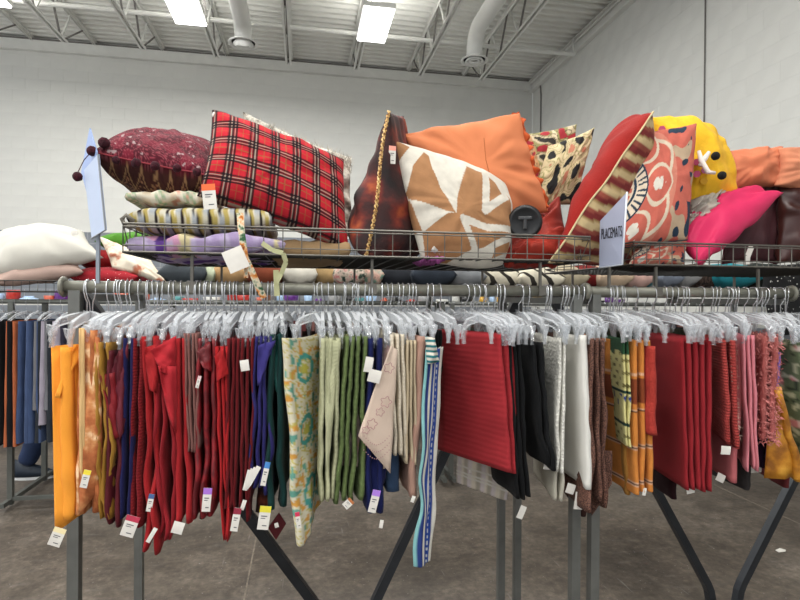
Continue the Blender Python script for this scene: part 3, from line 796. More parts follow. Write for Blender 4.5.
pillow('dark brown leather-like pillow at the far right of the basket', quadY((778, 184, 1.78), (850, 176, 1.76), (850, 264, 1.74), (776, 264, 1.76)), .05, mat('dark_brown_satin', '#3a1712', rough=.4, sheen=.03, var=.25, vscale=5), wr=.012)
t = MB(); ribbon(t, [P(752, 246, 1.56), P(748, 256, 1.555), P(747, 264, 1.555)], .02); tag(t.obj('paper_label', M_tag), 'small white paper label stuck out through the right basket wires', 'label')
for (x0, x1, c, l) in ((424, 446, '#a24c93', 'purple scrap of cloth low in the basket under the geometric pillow'), (432, 452, '#c9c4bd', 'white and black packaging low in the basket under the geometric pillow')):
    flatpill(l, x0, x1, 244 if c[1] == 'c' else 256, 255 if c[1] == 'c' else 262, 1.58 if c[1] == 'c' else 1.565, cloth('c' + c[1:], c), Y2=1.75, name='cloth_bundle', cat='cloth')

# ---- signs on posts
Msign = mat('pale_blue_sign', '#b9c6de', rough=.35, var=.03, vscale=8)
Msign2 = mat('grey_lilac_sign', '#9aa0b4', rough=.3, var=.06, vscale=5)
def panel(name, q, m_, par, th=.004):
    q = [Vector(v) for v in q]; n_ = (q[1] - q[0]).cross(q[3] - q[0]).normalized() * th
    t = MB(); t.add(q + [v + n_ for v in q], [(0, 1, 2, 3), (7, 6, 5, 4), (0, 4, 5, 1), (1, 5, 6, 2), (2, 6, 7, 3), (3, 7, 4, 0)]); o = t.obj(name, m_, par); recalc(o); return o
sp_ = P(98, 287, 1.59); sg = empty('rack_sign', (sp_.x, 1.59, ZR + .015))
t = MB(); t.bar((sp_.x, 1.59, ZR + .01), (sp_.x, 1.59, P(98, 232, 1.59).z), .009); t.obj('sign_post', mat('pale_steel', '#8e949c', metal=.6, rough=.35, var=.05), sg)
panel('front_board', [P(84, 170, 1.57), P(98, 154, 1.50), P(105.5, 230, 1.50), P(91.5, 238, 1.57)], Msign, sg)
panel('back_board', [P(89.5, 128, 1.66), P(96.5, 152, 1.585), P(90, 205, 1.585), P(81, 172, 1.66)], mat('blue_sign_back', '#8fa2cc', rough=.35, var=.03), sg)
t = MB(); t.tube([P(98, 154, 1.498), P(105.5, 230, 1.498), P(91.5, 238.5, 1.568)], .0025, 6); t.obj('frame_edge', mat('sign_edge_grey', '#8a8f96', rough=.4, var=0), sg)
tag(sg, 'pale blue double-sided blank sign on a thin post at the left end of the rack', 'sign')
s2 = P(609, 290, 1.56); sg = empty('rack_sign', (s2.x, 1.56, ZR + .015))
t = MB(); t.bar((s2.x, 1.56, ZR + .01), (s2.x, 1.56, P(609, 262, 1.56).z), .008); t.obj('sign_post', M_wire, sg)
q = [P(600, 221, 1.57), P(627, 192, 1.47), P(622.5, 264.5, 1.47), P(599, 268, 1.57)]
q[1].z += 0; bd = panel('board', q, Msign2, sg)
t = MB(); t.tube([q[1], q[2], q[3]], .003, 6); t.obj('frame_edge', mat('sign_edge_white', '#cdd2da', rough=.3, var=0), sg, True)
fc = bpy.data.curves.new('lettering', 'FONT'); fc.body = 'PLACEMATS'; fc.size = .03; fc.extrude = .0004; fc.align_x = 'CENTER'
fo = bpy.data.objects.new('lettering', fc); COL.objects.link(fo); fc.materials.append(mat('black_letters', '#14141a', rough=.6, var=0))
eu = (q[2] - q[3]); eu = Vector((eu.x, eu.y, 0)).normalized(); wid = (q[2] - q[3]).length
ev = Vector((0, 0, 1)); en = eu.cross(ev).normalized()
if en.dot(CAM - q[2]) < 0: en = -en
ctr = P(612.3, 238, 1.52); 
cc = (q[0] + q[1] + q[2] + q[3]) / 4; ctr = Vector((cc.x, cc.y, ctr.z)) + eu * .003 + en * .0045
rm = Matrix((eu, ev, en)).transposed() if eu.cross(ev).dot(en) > 0 else Matrix((eu, ev, en)).transposed()
dg = bpy.context.evaluated_depsgraph_get(); me_ = bpy.data.meshes.new_from_object(fo.evaluated_get(dg)); bpy.data.objects.remove(fo)
fo = bpy.data.objects.new('lettering', me_); COL.objects.link(fo); fo.parent = sg; fo['kind'] = 'stuff'; sc_ = wid * .92 / .168
fo.matrix_local = Matrix.Translation(ctr - sg.location) @ rm.to_4x4() @ Matrix.Diagonal((sc_, 1.6, 1, 1))
tag(sg, 'grey-lilac sign lettered in black standing between the two baskets', 'sign')

# ================================================================== HANGERS (clear plastic, zinc hook, two clips)
def make_hanger():
    r = empty('clip_hanger')
    t = MB(); R = .0202
    pts = [(0, R * cos(a) * 1, R * sin(a)) for a in [radians(d) for d in range(-35, 181, 24)]] + [(0, -R, -.012), (0, -.012, -.03), (0, -.001, -.042), (0, 0, -.07)]
    t.tube(pts, .0017, 6); t.obj('hook', M_hook, r, True)
    # arched plastic bar across y
    t = MB(); n_ = 18; top = []; bot = []
    W = .165
    for i in range(n_ + 1):
        y = -W + 2 * W * i / n_; f = abs(y) / W
        zt = -.068 - .028 * f ** 1.6 - (.03 * max(0, f - .82) / .18); zb = zt - .017 - .007 * (1 - f)
        top.append((y, zt)); bot.append((y, zb))
    for hw, inset in ((.0012, 0), ):
        vs = [(s * hw, y, z) for s in (-1, 1) for (y, z) in top + bot]; m_ = n_ + 1
        fs = []
        for i in range(n_): fs += [(i, i + 1, m_ + i + 1, m_ + i), (2 * m_ + i, 3 * m_ + i, 3 * m_ + i + 1, 2 * m_ + i + 1)]
        t.add(vs, fs)
    for row in (top, bot):     # flanges
        vs = [(s * .0048, y, z + d) for d in (0, -.0018) for s in (-1, 1) for (y, z) in row]; m_ = n_ + 1; fs = []
        for i in range(n_): fs += [(i, i + 1, m_ + i + 1, m_ + i), (2 * m_ + i, 3 * m_ + i, 3 * m_ + i + 1, 2 * m_ + i + 1), (i, 2 * m_ + i, 2 * m_ + i + 1, i + 1), (m_ + i, m_ + i + 1, 3 * m_ + i + 1, 3 * m_ + i)]
        t.add(vs, fs)
    t.lathe((0, 0, -.086), [(.0005, .02), (.006, .018), (.008, 0), (.005, -.012), (.0005, -.014)], 10); t.obj('hanger_bar', M_plastic, r)
    for s in (-1, 1):
        t = MB(); y = s * .152
        for q in (-1, 1):
            z0 = -.106; prof = [(.003, z0), (.0115, z0 + .004), (.009, z0 - .014), (.0045, z0 - .026), (.0022, z0 - .046), (.0036, z0 - .053), (.0013, z0 - .053), (.0007, z0 - .026), (.002, z0 - .018)]
            vs = [(q * a, y + e, b) for e in (-.008, .008) for a, b in prof]; k = len(prof)
            t.add(vs, [tuple(range(k)), tuple(range(2 * k - 1, k - 1, -1))] + [(i, (i + 1) % k, k + (i + 1) % k, k + i) for i in range(k)])
        c = t.obj('clip', M_clip, r); recalc(c)
        t = MB(); t.tube([(-.004, y, -.131), (-.006, y, -.118), (0, y, -.112), (.006, y, -.118), (.004, y, -.131)], .0011, 5); t.obj('spring', M_hook, c)
    return r
HANG = make_hanger(); hang_used = [False]
def hang(x, y, ang, label, group, z=None, lean=0):
    if not hang_used[0]: o = HANG; hang_used[0] = True
    else: o = copy_tree(HANG)
    o.location = (x, y, ZR if z is None else z); o.rotation_euler = (radians(random.uniform(-3, 3)), radians(lean + random.uniform(-4, 4)), ang)
    tag(o, label, 'hanger', group); return o

# ================================================================== HANGING LINENS
def hanging(label, cat, nt, nb, wt, wb, ribs, m, name='table_linen', far=None, Yn=1.44, Yf=1.76, raise_far=0, group=None, wav=.005,
            fn=None, rows=26, hangers=None, curve=0, hshort=None, topsag=.006, jag=.01, hgroup=None, thick=.0016, seed=None, ruff=0, slack=0, lift=0):
    """folded linen clipped to hangers. nt/nb near edge centre at top/bottom (px,py); wt/wb thickness in pixels there; ribs = folded edges facing the viewer"""
    sd = seed if seed is not None else random.random() * 90
    NT = P(*nt, Yn); NB = P(*nb, Yn)
    if far:
        FT = P(far[0], nt[1], Yf) if len(far) < 4 else P(far[0], far[1], Yf)
        FB = P(far[-2] if len(far) == 4 else far[1], 400, Yf); FB.z = NB.z
        FT.z = NT.z
        if len(far) == 4: pass
    else:
        FT = Vector((NT.x + random.uniform(-.01, .01), Yf, NT.z)); FB = Vector((NB.x + random.uniform(-.01, .01), Yf, NB.z))
    FB.z += raise_far
    zt = NT.z; px = Yn / F * 1.02
    tt, tb = wt * px, wb * px
    S = ribs * 2; path = []           # (sheet, depth, extra round)
    nd = 7 if fn is None else 22
    for k in range(S):
        ds = [i / nd for i in range(nd + 1)]
        if k % 2 == 0: ds = ds[::-1]
        for d in ds: path.append((k + .0, d))
        if k < S - 1:
            if k % 2 == 0: path += [(k + .18, -.018), (k + .5, -.03), (k + .82, -.018)]
            else: path += [(k + .5, 1.02)]
    n_ = len(path); vs = []; uv = []; acc = [0]
    dep = (FT - NT).length
    for a, b in zip(path, path[1:]): acc.append(acc[-1] + abs(a[1] - b[1]) * dep + abs(a[0] - b[0]) * .01)
    length = NT.z - NB.z
    for j in range(rows + 1):
        v = j / rows; v2 = v
        N_ = NT.lerp(NB, v2); Fp = FT.lerp(FB, v2)
        dd = (Fp - N_); hd = Vector((dd.x, dd.y, 0)); L_ = hd.length; hd.normalize(); pd = Vector((hd.y, -hd.x, 0))
        t_ = tt + (tb - tt) * v
        for i, (k, d) in enumerate(path):
            rib = int(k / 2) if k < S else ribs - 1
            o = (k / max(1, S - 1) - .5) * t_
            jit = nz(rib * 7.3 + sd, 1) * jag * 2 * v
            p = N_.lerp(Fp, d)
            wv = wav * (.4 + v) * (nz(d * 2.2 + sd, v * 3.2, rib * 3.1) + .6 * nz(v * 6, rib * 1.7 + sd, d * 5))
            fr = wav * 1.3 * nz(v * 5 + sd, rib * 4.4, 2) * (1 - min(1, d * 2)) * (0.3 + v)
            rf = ruff * nz(v * 30, rib * 5 + sd, d * 22)
            p = p + pd * (o + wv + curve * sin(pi * v) + rf) + hd * (-fr + (slack * sin(pi * v * .9) * (1 - d)) + rf)
            p.z += jit * (1 if v > .01 else 0) - (topsag * abs(sin(d * pi)) * (1 - v)) + lift * (1 - v) * nz(rib * 3 + sd, 5) 
            vs.append(p); uv.append((acc[i] if fn is None else d, v * length if fn is None else v))
    fs = [(j * n_ + i, j * n_ + i + 1, (j + 1) * n_ + i + 1, (j + 1) * n_ + i) for j in range(rows) for i in range(n_ - 1)]
    mb = MB(); mb.v = vs; mb.f = fs
    o = mb.obj(name, m, None, True, uvs=uv, origin=(NT.x, NT.y, NT.z))
    if fn: paint(o, [lin(fn(a, b)) for a, b in uv])
    if thick:
        md = o.modifiers.new('cloth_thickness', 'SOLIDIFY'); md.thickness = thick
    tag(o, label, cat, group)
    nh = hangers if hangers is not None else max(1, ribs)
    mid = (NT + FT) / 2; hd = FT - NT; ang = math.atan2(hd.y, hd.x) - pi / 2
    short = hshort or label
    SHORTS.append((nt[0] if not far else (nt[0] + far[0]) / 2, short))
    for k in range(nh):
        of = ((k + .5) / nh - .5) * max(tt, .01) * 1.1
        cx = mid.x + of + (YF - mid.y) / hd.y * hd.x * 1.0
        hang(cx, YF, ang + radians(random.uniform(-5, 5)), 'clear plastic clip hanger holding the ' + short + (', ' + ('leftmost', 'second from left', 'third from left', 'fourth from left', 'fifth from left')[k] + ' of %d' % nh if nh > 1 else ''), 'hangers of the ' + short, z=ZR)
    return o

def proj_x(p):
    d = Vector(p) - CAM; return 400 + F * d.dot(rt) / d.dot(fw)
SHORTS = []
def near_short(p):
    x = proj_x(p); return min(SHORTS, key=lambda q: abs(q[0] - x))[1]
c_ = cloth
def striprun(u, v):
    t_ = u
    if t_ < .012: return (.2, .42, .42)
    for lo, hi, c in ((.02, .1, (.02, .04, .16)), (.1, .2, (.02, .04, .18)), (.2, .3, (.6, .58, .5)), (.3, .42, (.02, .05, .22)), (.42, .5, (.6, .58, .5)), (.5, .74, (.02, .06, .28)), (.74, .8, (.02, .04, .18)), (.8, 1.01, (.6, .58, .52))):
        if lo <= t_ < hi:
            if lo == .5 and abs(t_ - .62) < .045 and int(v * 70) % 2: return (.5, .52, .55)
            return c
    return (.6, .58, .52)
def floral_run(u, v):
    a = nz(u * 5, v * 13, 2); b = nz(u * 9, v * 22, 8); r = abs((a * 5 + 10) % 1 - .5)
    yy = (v * 3.1) % 1; e = sqrt(((u - .38) * 2.6) ** 2 + ((yy - .5) * 2.4) ** 2)
    if e < .2: return (.5, .45, .08)
    if e < .3: return (.62, .58, .42) if b > 0 else (.4, .42, .1)
    if .42 < e < .6: return (.06, .3, .27)
    if b > .3: return (.6, .3, .06)
    if b < -.32: return (.12, .32, .25)
    if r < .12: return (.5, .42, .12)
    return (.62, .58, .44)
def rooster(u, v):
    if v < .16 - .05 * abs(sin(u * 9)): return (.02, .07, .03)
    if abs(v - .5) < .012 or abs(v - .8) < .012: return (.01, .04, .03)
    if .52 < v < .78:
        if sqrt(((u - .5) * 1.2) ** 2 + (v - .63) ** 2 * 3) < .09: return (.7, .28, .05)
        if sqrt(((u - .42)) ** 2 + ((v - .69) * 2) ** 2) < .1: return (.12, .2, .05)
        if nz(u * 14, v * 14) > .42: return (.03, .05, .2)
        return (.62, .57, .25)
    x = (u * 5 + (int(v * 17) % 2) * .5) % 1 - .5; y = (v * 17) % 1 - .5
    if x * x * 5 + y * y * 2 < .16: return (.12, .1, .03) if x * x * 5 + y * y * 2 > .05 else (.35, .3, .1)
    return (.62, .57, .25)
def orplaid(u, v):
    t_ = (v * 4.2 + .12) % 1
    if t_ < .05: return (.62, .38, .25)
    if t_ < .07: return (.04, .01, .01)
    if t_ < .1: return (.62, .38, .25)
    if .18 < t_ < .85 and int(v * 4.2 + .12) == 1: return (.2, .045, .015)
    return (.55, .2, .04)
def greenflor(u, v):
    a = nz(u * 4 + 3, v * 8, 4); b = nz(u * 12, v * 20, 4)
    if a > .22: return (.5, .2, .2) if b > 0 else (.55, .45, .4)
    if b > .25: return (.4, .42, .28)
    if b < -.3: return (.02, .03, .02)
    return (.1, .13, .07)
def embro(u, v):
    base = (.62, .5, .42)
    x = (u * 2.2) % 1 - .5; y = (v * 4 + .2) % 1 - .5; r = sqrt(x * x + y * y); a = math.atan2(y, x); f = .3 + .1 * abs(cos(2.5 * a))
    if abs(r - f) < .03: return (.4, .25, .35)
    if r < .07: return (.6, .4, .2)
    if r < f: return (.62, .42, .38)
    return base
def sheer(u, v):
    t_ = (u * 4) % 1
    if abs(v - .86) < .01 or abs(v - .9) < .01 or abs(v - .8) < .006: return (.5, .48, .42)
    if t_ < .3: return (.3, .27, .22)
    if t_ < .55: return (.5, .45, .36)
    return (.45, .4, .4)

# --- left cluster
h = hanging
tY = h('bright marigold napkin at the left end of the front rail', 'napkin', (66, 347), (68, 519), 8, 10, 1, c_('marigold_cotton', '#ffa21a', var=.03), name='napkin', far=(88, 94), Yf=1.6, wav=.004, hshort='marigold napkin', raise_far=.06, rows=30, jag=.004)
# flat facing leaf of the same napkin
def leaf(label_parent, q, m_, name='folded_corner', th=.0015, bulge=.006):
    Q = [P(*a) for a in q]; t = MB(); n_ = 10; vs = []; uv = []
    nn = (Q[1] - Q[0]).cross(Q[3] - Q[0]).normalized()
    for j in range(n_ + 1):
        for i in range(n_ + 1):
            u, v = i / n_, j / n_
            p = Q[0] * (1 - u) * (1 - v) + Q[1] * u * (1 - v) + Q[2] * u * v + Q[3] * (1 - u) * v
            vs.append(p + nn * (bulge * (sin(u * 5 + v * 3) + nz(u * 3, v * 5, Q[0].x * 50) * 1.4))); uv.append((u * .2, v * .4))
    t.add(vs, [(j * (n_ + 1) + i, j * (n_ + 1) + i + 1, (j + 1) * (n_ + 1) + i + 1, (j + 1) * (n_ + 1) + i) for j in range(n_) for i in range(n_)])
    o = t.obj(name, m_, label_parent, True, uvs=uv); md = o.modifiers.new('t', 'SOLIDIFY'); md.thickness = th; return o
leaf(tY, [(51, 346, 1.45), (78, 344, 1.47), (82, 514, 1.46), (55, 532, 1.43)], MATS['marigold_cotton'], 'front_panel', bulge=.004)
leaf(tY, [(76, 344, 1.44), (82, 350, 1.46), (60, 396, 1.438), (56, 398, 1.432)], MATS['marigold_cotton'])
price_tag(61, 528, 1.425, .034, .052, '#e9d9a8', tY, ang=22)
M3 = mat('orange_brown_print', ramp=[(.3, '#8a4a22'), (.5, '#b4673a'), (.6, '#c98a55'), (.7, '#e6c39a')], rscale=24, rough=.9, var=.1, bump=.2)
t3 = h('peach and brown printed table linen with pale piped edge, second from the left end', 'table linen', (88, 330), (88, 512), 14, 20, 2, M3, wav=.008, hshort='peach printed linen', hangers=2)
leaf(t3, [(80, 330, 1.43), (100, 338, 1.44), (103, 486, 1.44), (79, 514, 1.42)], M3, 'front_panel')
leaf(t3, [(79, 328, 1.425), (84, 328, 1.43), (86, 500, 1.428), (80, 470, 1.42)], c_('cream_edge', '#e0b678'), 'edge_band', bulge=.002)
price_tag(88, 470, 1.41, .02, .05, '#e8d23a', t3, ang=14)
h('gold ruffled napkins hanging beside the peach print', 'napkin', (103, 342), (106, 518), 14, 10, 3, c_('old_gold', '#a87a22', rough=.6), name='napkin', wav=.012, ruff=.004, hshort='gold ruffled napkins', hangers=2)
t = h('maroon satin napkin with a draped red fold, between gold and navy linens', 'napkin', (116, 350), (113, 523), 14, 12, 2, c_('maroon_satin', '#5a1420', rough=.45), name='napkin', wav=.012, hshort='maroon satin napkin', hangers=2)
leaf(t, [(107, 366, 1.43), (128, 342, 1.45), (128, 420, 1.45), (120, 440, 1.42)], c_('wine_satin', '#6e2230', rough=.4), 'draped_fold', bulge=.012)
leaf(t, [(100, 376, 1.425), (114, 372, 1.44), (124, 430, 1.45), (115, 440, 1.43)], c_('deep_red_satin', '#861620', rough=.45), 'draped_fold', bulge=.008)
h('navy blue napkin between maroon and dark red linens', 'napkin', (130, 338), (126, 520), 9, 9, 2, c_('navy_cotton', '#1c1c4e'), name='napkin', hshort='left navy napkin', hangers=1)
t = h('dark red napkins with a stitched edge, right of the left navy napkin', 'napkin', (139, 338), (136, 526), 9, 11, 2, c_('dark_red_cotton', '#7c1018', bump=.5, bmode='Y', bscale=40), name='napkin', wav=.006, hshort='stitched dark red napkins', hangers=2)
price_tag(134, 516, 1.42, .038, .06, '#b3304a', t, ang=20)
t = h('bright red napkin with a pointed tail reaching lowest of the red group', 'napkin', (150, 336), (151, 552), 12, 12, 2, c_('scarlet_cotton', '#a5141a'), name='napkin', wav=.014, raise_far=.1, hshort='pointed scarlet napkin', hangers=2)
price_tag(152, 494, 1.42, .016, .05, '#3c5a8c', t, ang=10); price_tag(156, 528, 1.415, .012, .045, None, t, ang=30)
leaf(t, [(144, 348, 1.42), (156, 344, 1.43), (160, 396, 1.43), (150, 390, 1.415)], c_('scarlet_cotton', '#a5141a'), 'draped_fold', bulge=.01)
t = h('crimson napkin draped open over its hanger in the red group', 'napkin', (166, 340), (166, 536), 18, 14, 3, c_('crimson_cotton', '#961420'), name='napkin', wav=.016, raise_far=.05, hshort='draped crimson napkin', hangers=3)
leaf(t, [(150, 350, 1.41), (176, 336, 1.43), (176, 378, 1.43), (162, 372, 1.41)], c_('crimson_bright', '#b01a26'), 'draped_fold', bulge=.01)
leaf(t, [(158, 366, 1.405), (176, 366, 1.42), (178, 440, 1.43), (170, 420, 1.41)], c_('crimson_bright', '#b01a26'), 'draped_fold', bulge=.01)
t = h('plain red napkins right of the draped crimson one', 'napkin', (181, 338), (184, 522), 9, 13, 2, c_('plain_red', '#b11820'), name='napkin', wav=.006, hshort='plain red napkins', hangers=2)
price_tag(180, 522, 1.41, .032, .034, None, t, ang=18)
h('dusty rose napkins with striped folds, shorter than the reds around them', 'napkin', (191, 333), (194, 450), 12, 10, 4, c_('dusty_rose', '#8d5f58'), name='napkin', wav=.004, hshort='dusty rose napkins', hangers=2)
h('maroon cloth hanging below the dusty rose napkins', 'napkin', (198, 380), (198, 518), 10, 12, 2, c_('maroon_cotton', '#4e0c12'), name='napkin', Yn=1.5, hshort='maroon cloth', hangers=1)
t = h('dark red damask napkins with a woven leaf pattern', 'napkin', (207, 338), (204, 517), 16, 20, 3, mat('red_damask', ramp=[(.4, '#5c0c14'), (.52, '#86161f'), (.62, '#5c0c14')], rscale=16, rough=.6, bump=.3, bscale=60), name='napkin', wav=.01, hshort='damask napkins', hangers=3)
price_tag(208, 488, 1.41, .025, .068, '#a06ac8', t, ang=5); price_tag(200, 376, 1.41, .01, .035, '#d9b8b8', t, ang=14)
leaf(t, [(196, 352, 1.42), (210, 342, 1.43), (212, 372, 1.43), (203, 368, 1.42)], MATS['red_damask'], 'draped_fold')
t = h('vivid red napkin tapering to the lowest point beside the damask', 'napkin', (222, 346), (226, 538), 12, 5, 3, c_('vivid_red', '#b8141a'), name='napkin', wav=.008, raise_far=.13, hshort='tapering vivid red napkin', hangers=3)
leaf(t, [(214, 356, 1.425), (224, 348, 1.42), (228, 374, 1.42), (217, 382, 1.42)], c_('vivid_red', '#b8141a'), 'draped_fold')
t = h('stack of many thin wine red napkins hanging side by side', 'napkin', (241, 338), (238, 508), 24, 24, 6, c_('wine_red_cotton', '#6d0f17'), name='napkin', wav=.007, hshort='stack of wine red napkins', hangers=4, jag=.03)
price_tag(238, 508, 1.41, .022, .068, '#8c2238', t, ang=10); price_tag(244, 360, 1.41, .026, .032, None, t, ang=-8); price_tag(245, 500, 1.415, .012, .03, None, t, ang=18)
t = h('violet blue napkins fanned open next to the dark green cloth', 'napkin', (264, 336), (258, 486), 16, 20, 4, c_('violet_blue', '#2b2768'), name='napkin', wav=.01, hshort='violet blue napkins', hangers=3, jag=.03)
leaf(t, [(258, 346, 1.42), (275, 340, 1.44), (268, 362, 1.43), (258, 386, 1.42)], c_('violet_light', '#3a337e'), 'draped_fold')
for k in range(4): price_tag(250 + 3 * k, 470 - k * 1.2, 1.405 - .003 * k, .014, .06, None, t, ang=14 + 5 * k)
price_tag(268, 462, 1.4, .016, .07, '#3f7fc0', t, ang=12)
h('brown cloth with a black script print, half hidden behind the violet napkins', 'table linen', (268, 400), (262, 512), 8, 10, 1, mat('brown_print', ramp=[(.45, '#2a120e'), (.55, '#5e2a1c'), (.6, '#7c3a26')], rscale=20, rough=.9), Yn=1.5, hshort='brown print cloth', hangers=1)
t = h('dark teal green cloth left of the floral runner', 'table linen', (276, 334), (276, 504), 12, 16, 2, c_('dark_teal', '#0e3432'), wav=.01, hshort='dark teal cloth', hangers=1)
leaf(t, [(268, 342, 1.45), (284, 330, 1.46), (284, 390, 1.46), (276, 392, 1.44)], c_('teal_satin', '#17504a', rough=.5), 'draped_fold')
price_tag(266, 506, 1.42, .034, .07, '#ddd23a', t, ang=8)
t = MB(); q = [P(279, 513, 1.45), P(286, 524, 1.45), P(276, 540, 1.45), P(268, 528, 1.45)]; t.add(q + [v + Vector((0, .006, 0)) for v in q], [(0, 1, 2, 3), (7, 6, 5, 4), (0, 4, 5, 1), (1, 5, 6, 2), (2, 6, 7, 3), (3, 7, 4, 0)])
o = t.obj('cloth_swatch', c_('maroon_swatch', '#4a1418')); tag(o, 'small maroon diamond of cloth with a white label under the teal cloth', 'cloth'); price_tag(276, 523, 1.44, .012, .014, None, o, ang=-15)
# --- middle
t = h('white table runner printed with teal, yellow and orange flowers', 'table runner', (285, 338), (299, 545), 6, 6, 1, Mprint, name='table_runner', far=(323, 322), Yn=1.42, Yf=1.62, fn=floral_run, rows=120, wav=.008, raise_far=.05, hshort='floral runner', hangers=1, slack=0)
price_tag(297, 512, 1.41, .014, .05, '#c82c50', t, ang=-8)
t = h('pale green quilted placemats right of the floral runner', 'placemat', (331, 338), (327, 500), 18, 14, 3, c_('pale_green_quilt', '#b0b18c', bump=.35, bmode='Y', bscale=20), name='placemat', wav=.008, raise_far=.0, hshort='pale green placemats', hangers=3)
leaf(t, [(326, 338, 1.43), (340, 342, 1.44), (334, 420, 1.44), (326, 470, 1.42)], MATS['pale_green_quilt'], 'front_panel')
h('sage linen cloth between the pale green and olive placemats', 'table linen', (345, 334), (342, 480), 12, 14, 1, c_('sage_linen', '#6e6f4a'), Yn=1.55, hshort='sage cloth', hangers=1)
t = h('olive green quilted placemats with scalloped edges', 'placemat', (356, 336), (348, 500), 20, 26, 4, c_('olive_quilt', '#5f7040', bump=.35, bmode='Y', bscale=22), name='placemat', wav=.008, ruff=.003, hshort='olive placemats', hangers=3)
price_tag(352, 500, 1.41, .024, .03, '#b06a3a', t, ang=50)
t = h('dark navy napkin hanging behind the embroidered cream cloth', 'napkin', (375, 338), (374, 512), 14, 16, 2, c_('ink_navy', '#141c50'), name='napkin', wav=.008, hshort='dark navy napkin', hangers=2)
leaf(t, [(362, 436, 1.45), (390, 430, 1.46), (386, 480, 1.46), (372, 510, 1.44)], MATS['ink_navy'], 'front_panel')
price_tag(377, 490, 1.42, .026, .07, '#a678d6', t, ang=14); price_tag(382, 520, 1.42, .012, .025, None, t, ang=10)
price_tag(370, 357, 1.4, .026, .046, None, t, ang=10); price_tag(376, 370, 1.395, .04, .038, None, t, ang=14)
h('faded blue denim cloth right of the dark navy napkin', 'napkin', (387, 352), (393, 490), 8, 12, 1, c_('faded_denim', '#3c5474'), name='napkin', Yn=1.5, hshort='denim cloth', hangers=1)
t = h('beige scalloped cloth embroidered with pink flowers, hanging at a slant', 'table linen', (393, 344), (384, 470), 5, 5, 1, Mprint, far=(378, 342), Yn=1.45, Yf=1.50, fn=embro, rows=60, wav=.004, hshort='embroidered beige cloth', hangers=1)
leaf(t, [(391, 345, 1.415), (397, 350, 1.425), (391, 474, 1.42), (358, 436, 1.41)], c_('beige_embroidered', '#dac3b0', var=.05), 'scalloped_panel', bulge=.003)
mfl = c_('pink_embroidery', '#b98a8c'); 
for (x, y, rr) in ((386, 402, .013), (380, 412, .010), (372, 424, .012), (389, 368, .012), (366, 430, .009)):
    tt_ = MB(); ring = [P(x, y, 1.405) + Vector((cos(a) * rr * (1 + .25 * cos(5 * a)), 0, sin(a) * rr * (1 + .25 * cos(5 * a)))) for a in [k * pi / 12 for k in range(25)]]
    tt_.tube(ring, .0009, 4); tt_.obj('embroidered_flower', mfl, t)
tt_ = MB()
for k in range(13):
    for r_ in range(3): c0 = P(364 + k * 2.1, 436 + 9 * sin(k / 12 * pi) + r_ * 7, 1.405); tt_.ball(c0, .0015, 6)
o = tt_.obj('embroidered_dots', mfl, t); o['kind'] = 'stuff'
t = h('cream ribbed placemats, the taller pair of the two cream bundles', 'placemat', (397, 334), (401, 455), 14, 14, 3, c_('cream_rib', '#d6cab4', bump=.3, bmode='Y', bscale=30), name='placemat', wav=.005, hshort='taller cream placemats', hangers=3)
h('cream placemats in the narrower bundle next to the tan cloth', 'placemat', (411, 340), (411, 464), 9, 10, 3, c_('cream_plain', '#bfae90', bump=.3), name='placemat', wav=.004, hshort='narrower cream placemats', hangers=2)
t = h('rosy tan cloth left of the striped blue runner', 'table linen', (422, 336), (413, 498), 8, 6, 1, c_('rosy_tan', '#a98372'), wav=.01, hshort='rosy tan cloth', hangers=2)
price_tag(414, 496, 1.42, .012, .02, None, t, ang=20)
h('small black cloth hanging high at the left of the red placemats', 'table linen', (437, 330), (438, 392), 9, 8, 3, c_('black_cotton', '#0d0d0e'), Yn=1.5, hshort='small black cloth', hangers=2)
t = h('long blue and white striped runner reaching lowest of all the linens', 'table runner', (427, 348), (416, 566), 2, 2, 1, Mprint, name='table_runner', far=(442, 431), Yn=1.42, Yf=1.46, fn=striprun, rows=160, wav=.012, raise_far=-.006, hshort='striped runner', hangers=1, thick=.002)
leaf(t, [(425, 336, 1.41), (434, 338, 1.41), (440, 362, 1.415), (428, 364, 1.41)], mat('runner_top_stripes', ramp=[(.3, '#1f6f72'), (.45, '#d8d2c0'), (.55, '#26439a'), (.65, '#d8d2c0')], rtype='wave', bands='Z', rscale=22, rough=.9), 'folded_corner')
# --- red placemats
t = h('dark red ribbed placemats, large bundle in the middle of the rail', 'placemat', (505, 334), (514, 470), 24, 20, 3, c_('ribbed_dark_red', '#a8242c', bump=.4, bmode='Y', bscale=19), name='placemat', far=(446, 444), Yn=1.47, Yf=1.73, wav=.004, hshort='ribbed dark red placemats', hangers=4, topsag=.002, jag=.012)
price_tag(470, 470, 1.7, .01, .01, None, t)
t = h('striped grey and beige sheer cloth showing below the ribbed red placemats', 'table linen', (512, 400), (506, 500), 5, 5, 1, Mprint, far=(462, 458), Yn=1.62, Yf=1.8, fn=sheer, rows=60, hshort='striped sheer cloth', hangers=1)
h('black placemats hanging behind the taller black cloth', 'placemat', (514, 342), (523, 497), 12, 16, 3, c_('black_twill', '#101113', bump=.3), name='placemat', Yn=1.47, wav=.008, hshort='black placemats', hangers=3, jag=.02)
t = h('black cloth with a curved edge left of the white quilted placemats', 'table linen', (536, 342), (549, 466), 12, 12, 2, c_('soft_black', '#121315'), far=(518, 524), Yn=1.46, Yf=1.7, wav=.01, hshort='black cloth', hangers=2)
price_tag(524, 506, 1.5, .024, .045, None, t, ang=24); price_tag(549, 458, 1.5, .034, .04, None, t, ang=8)
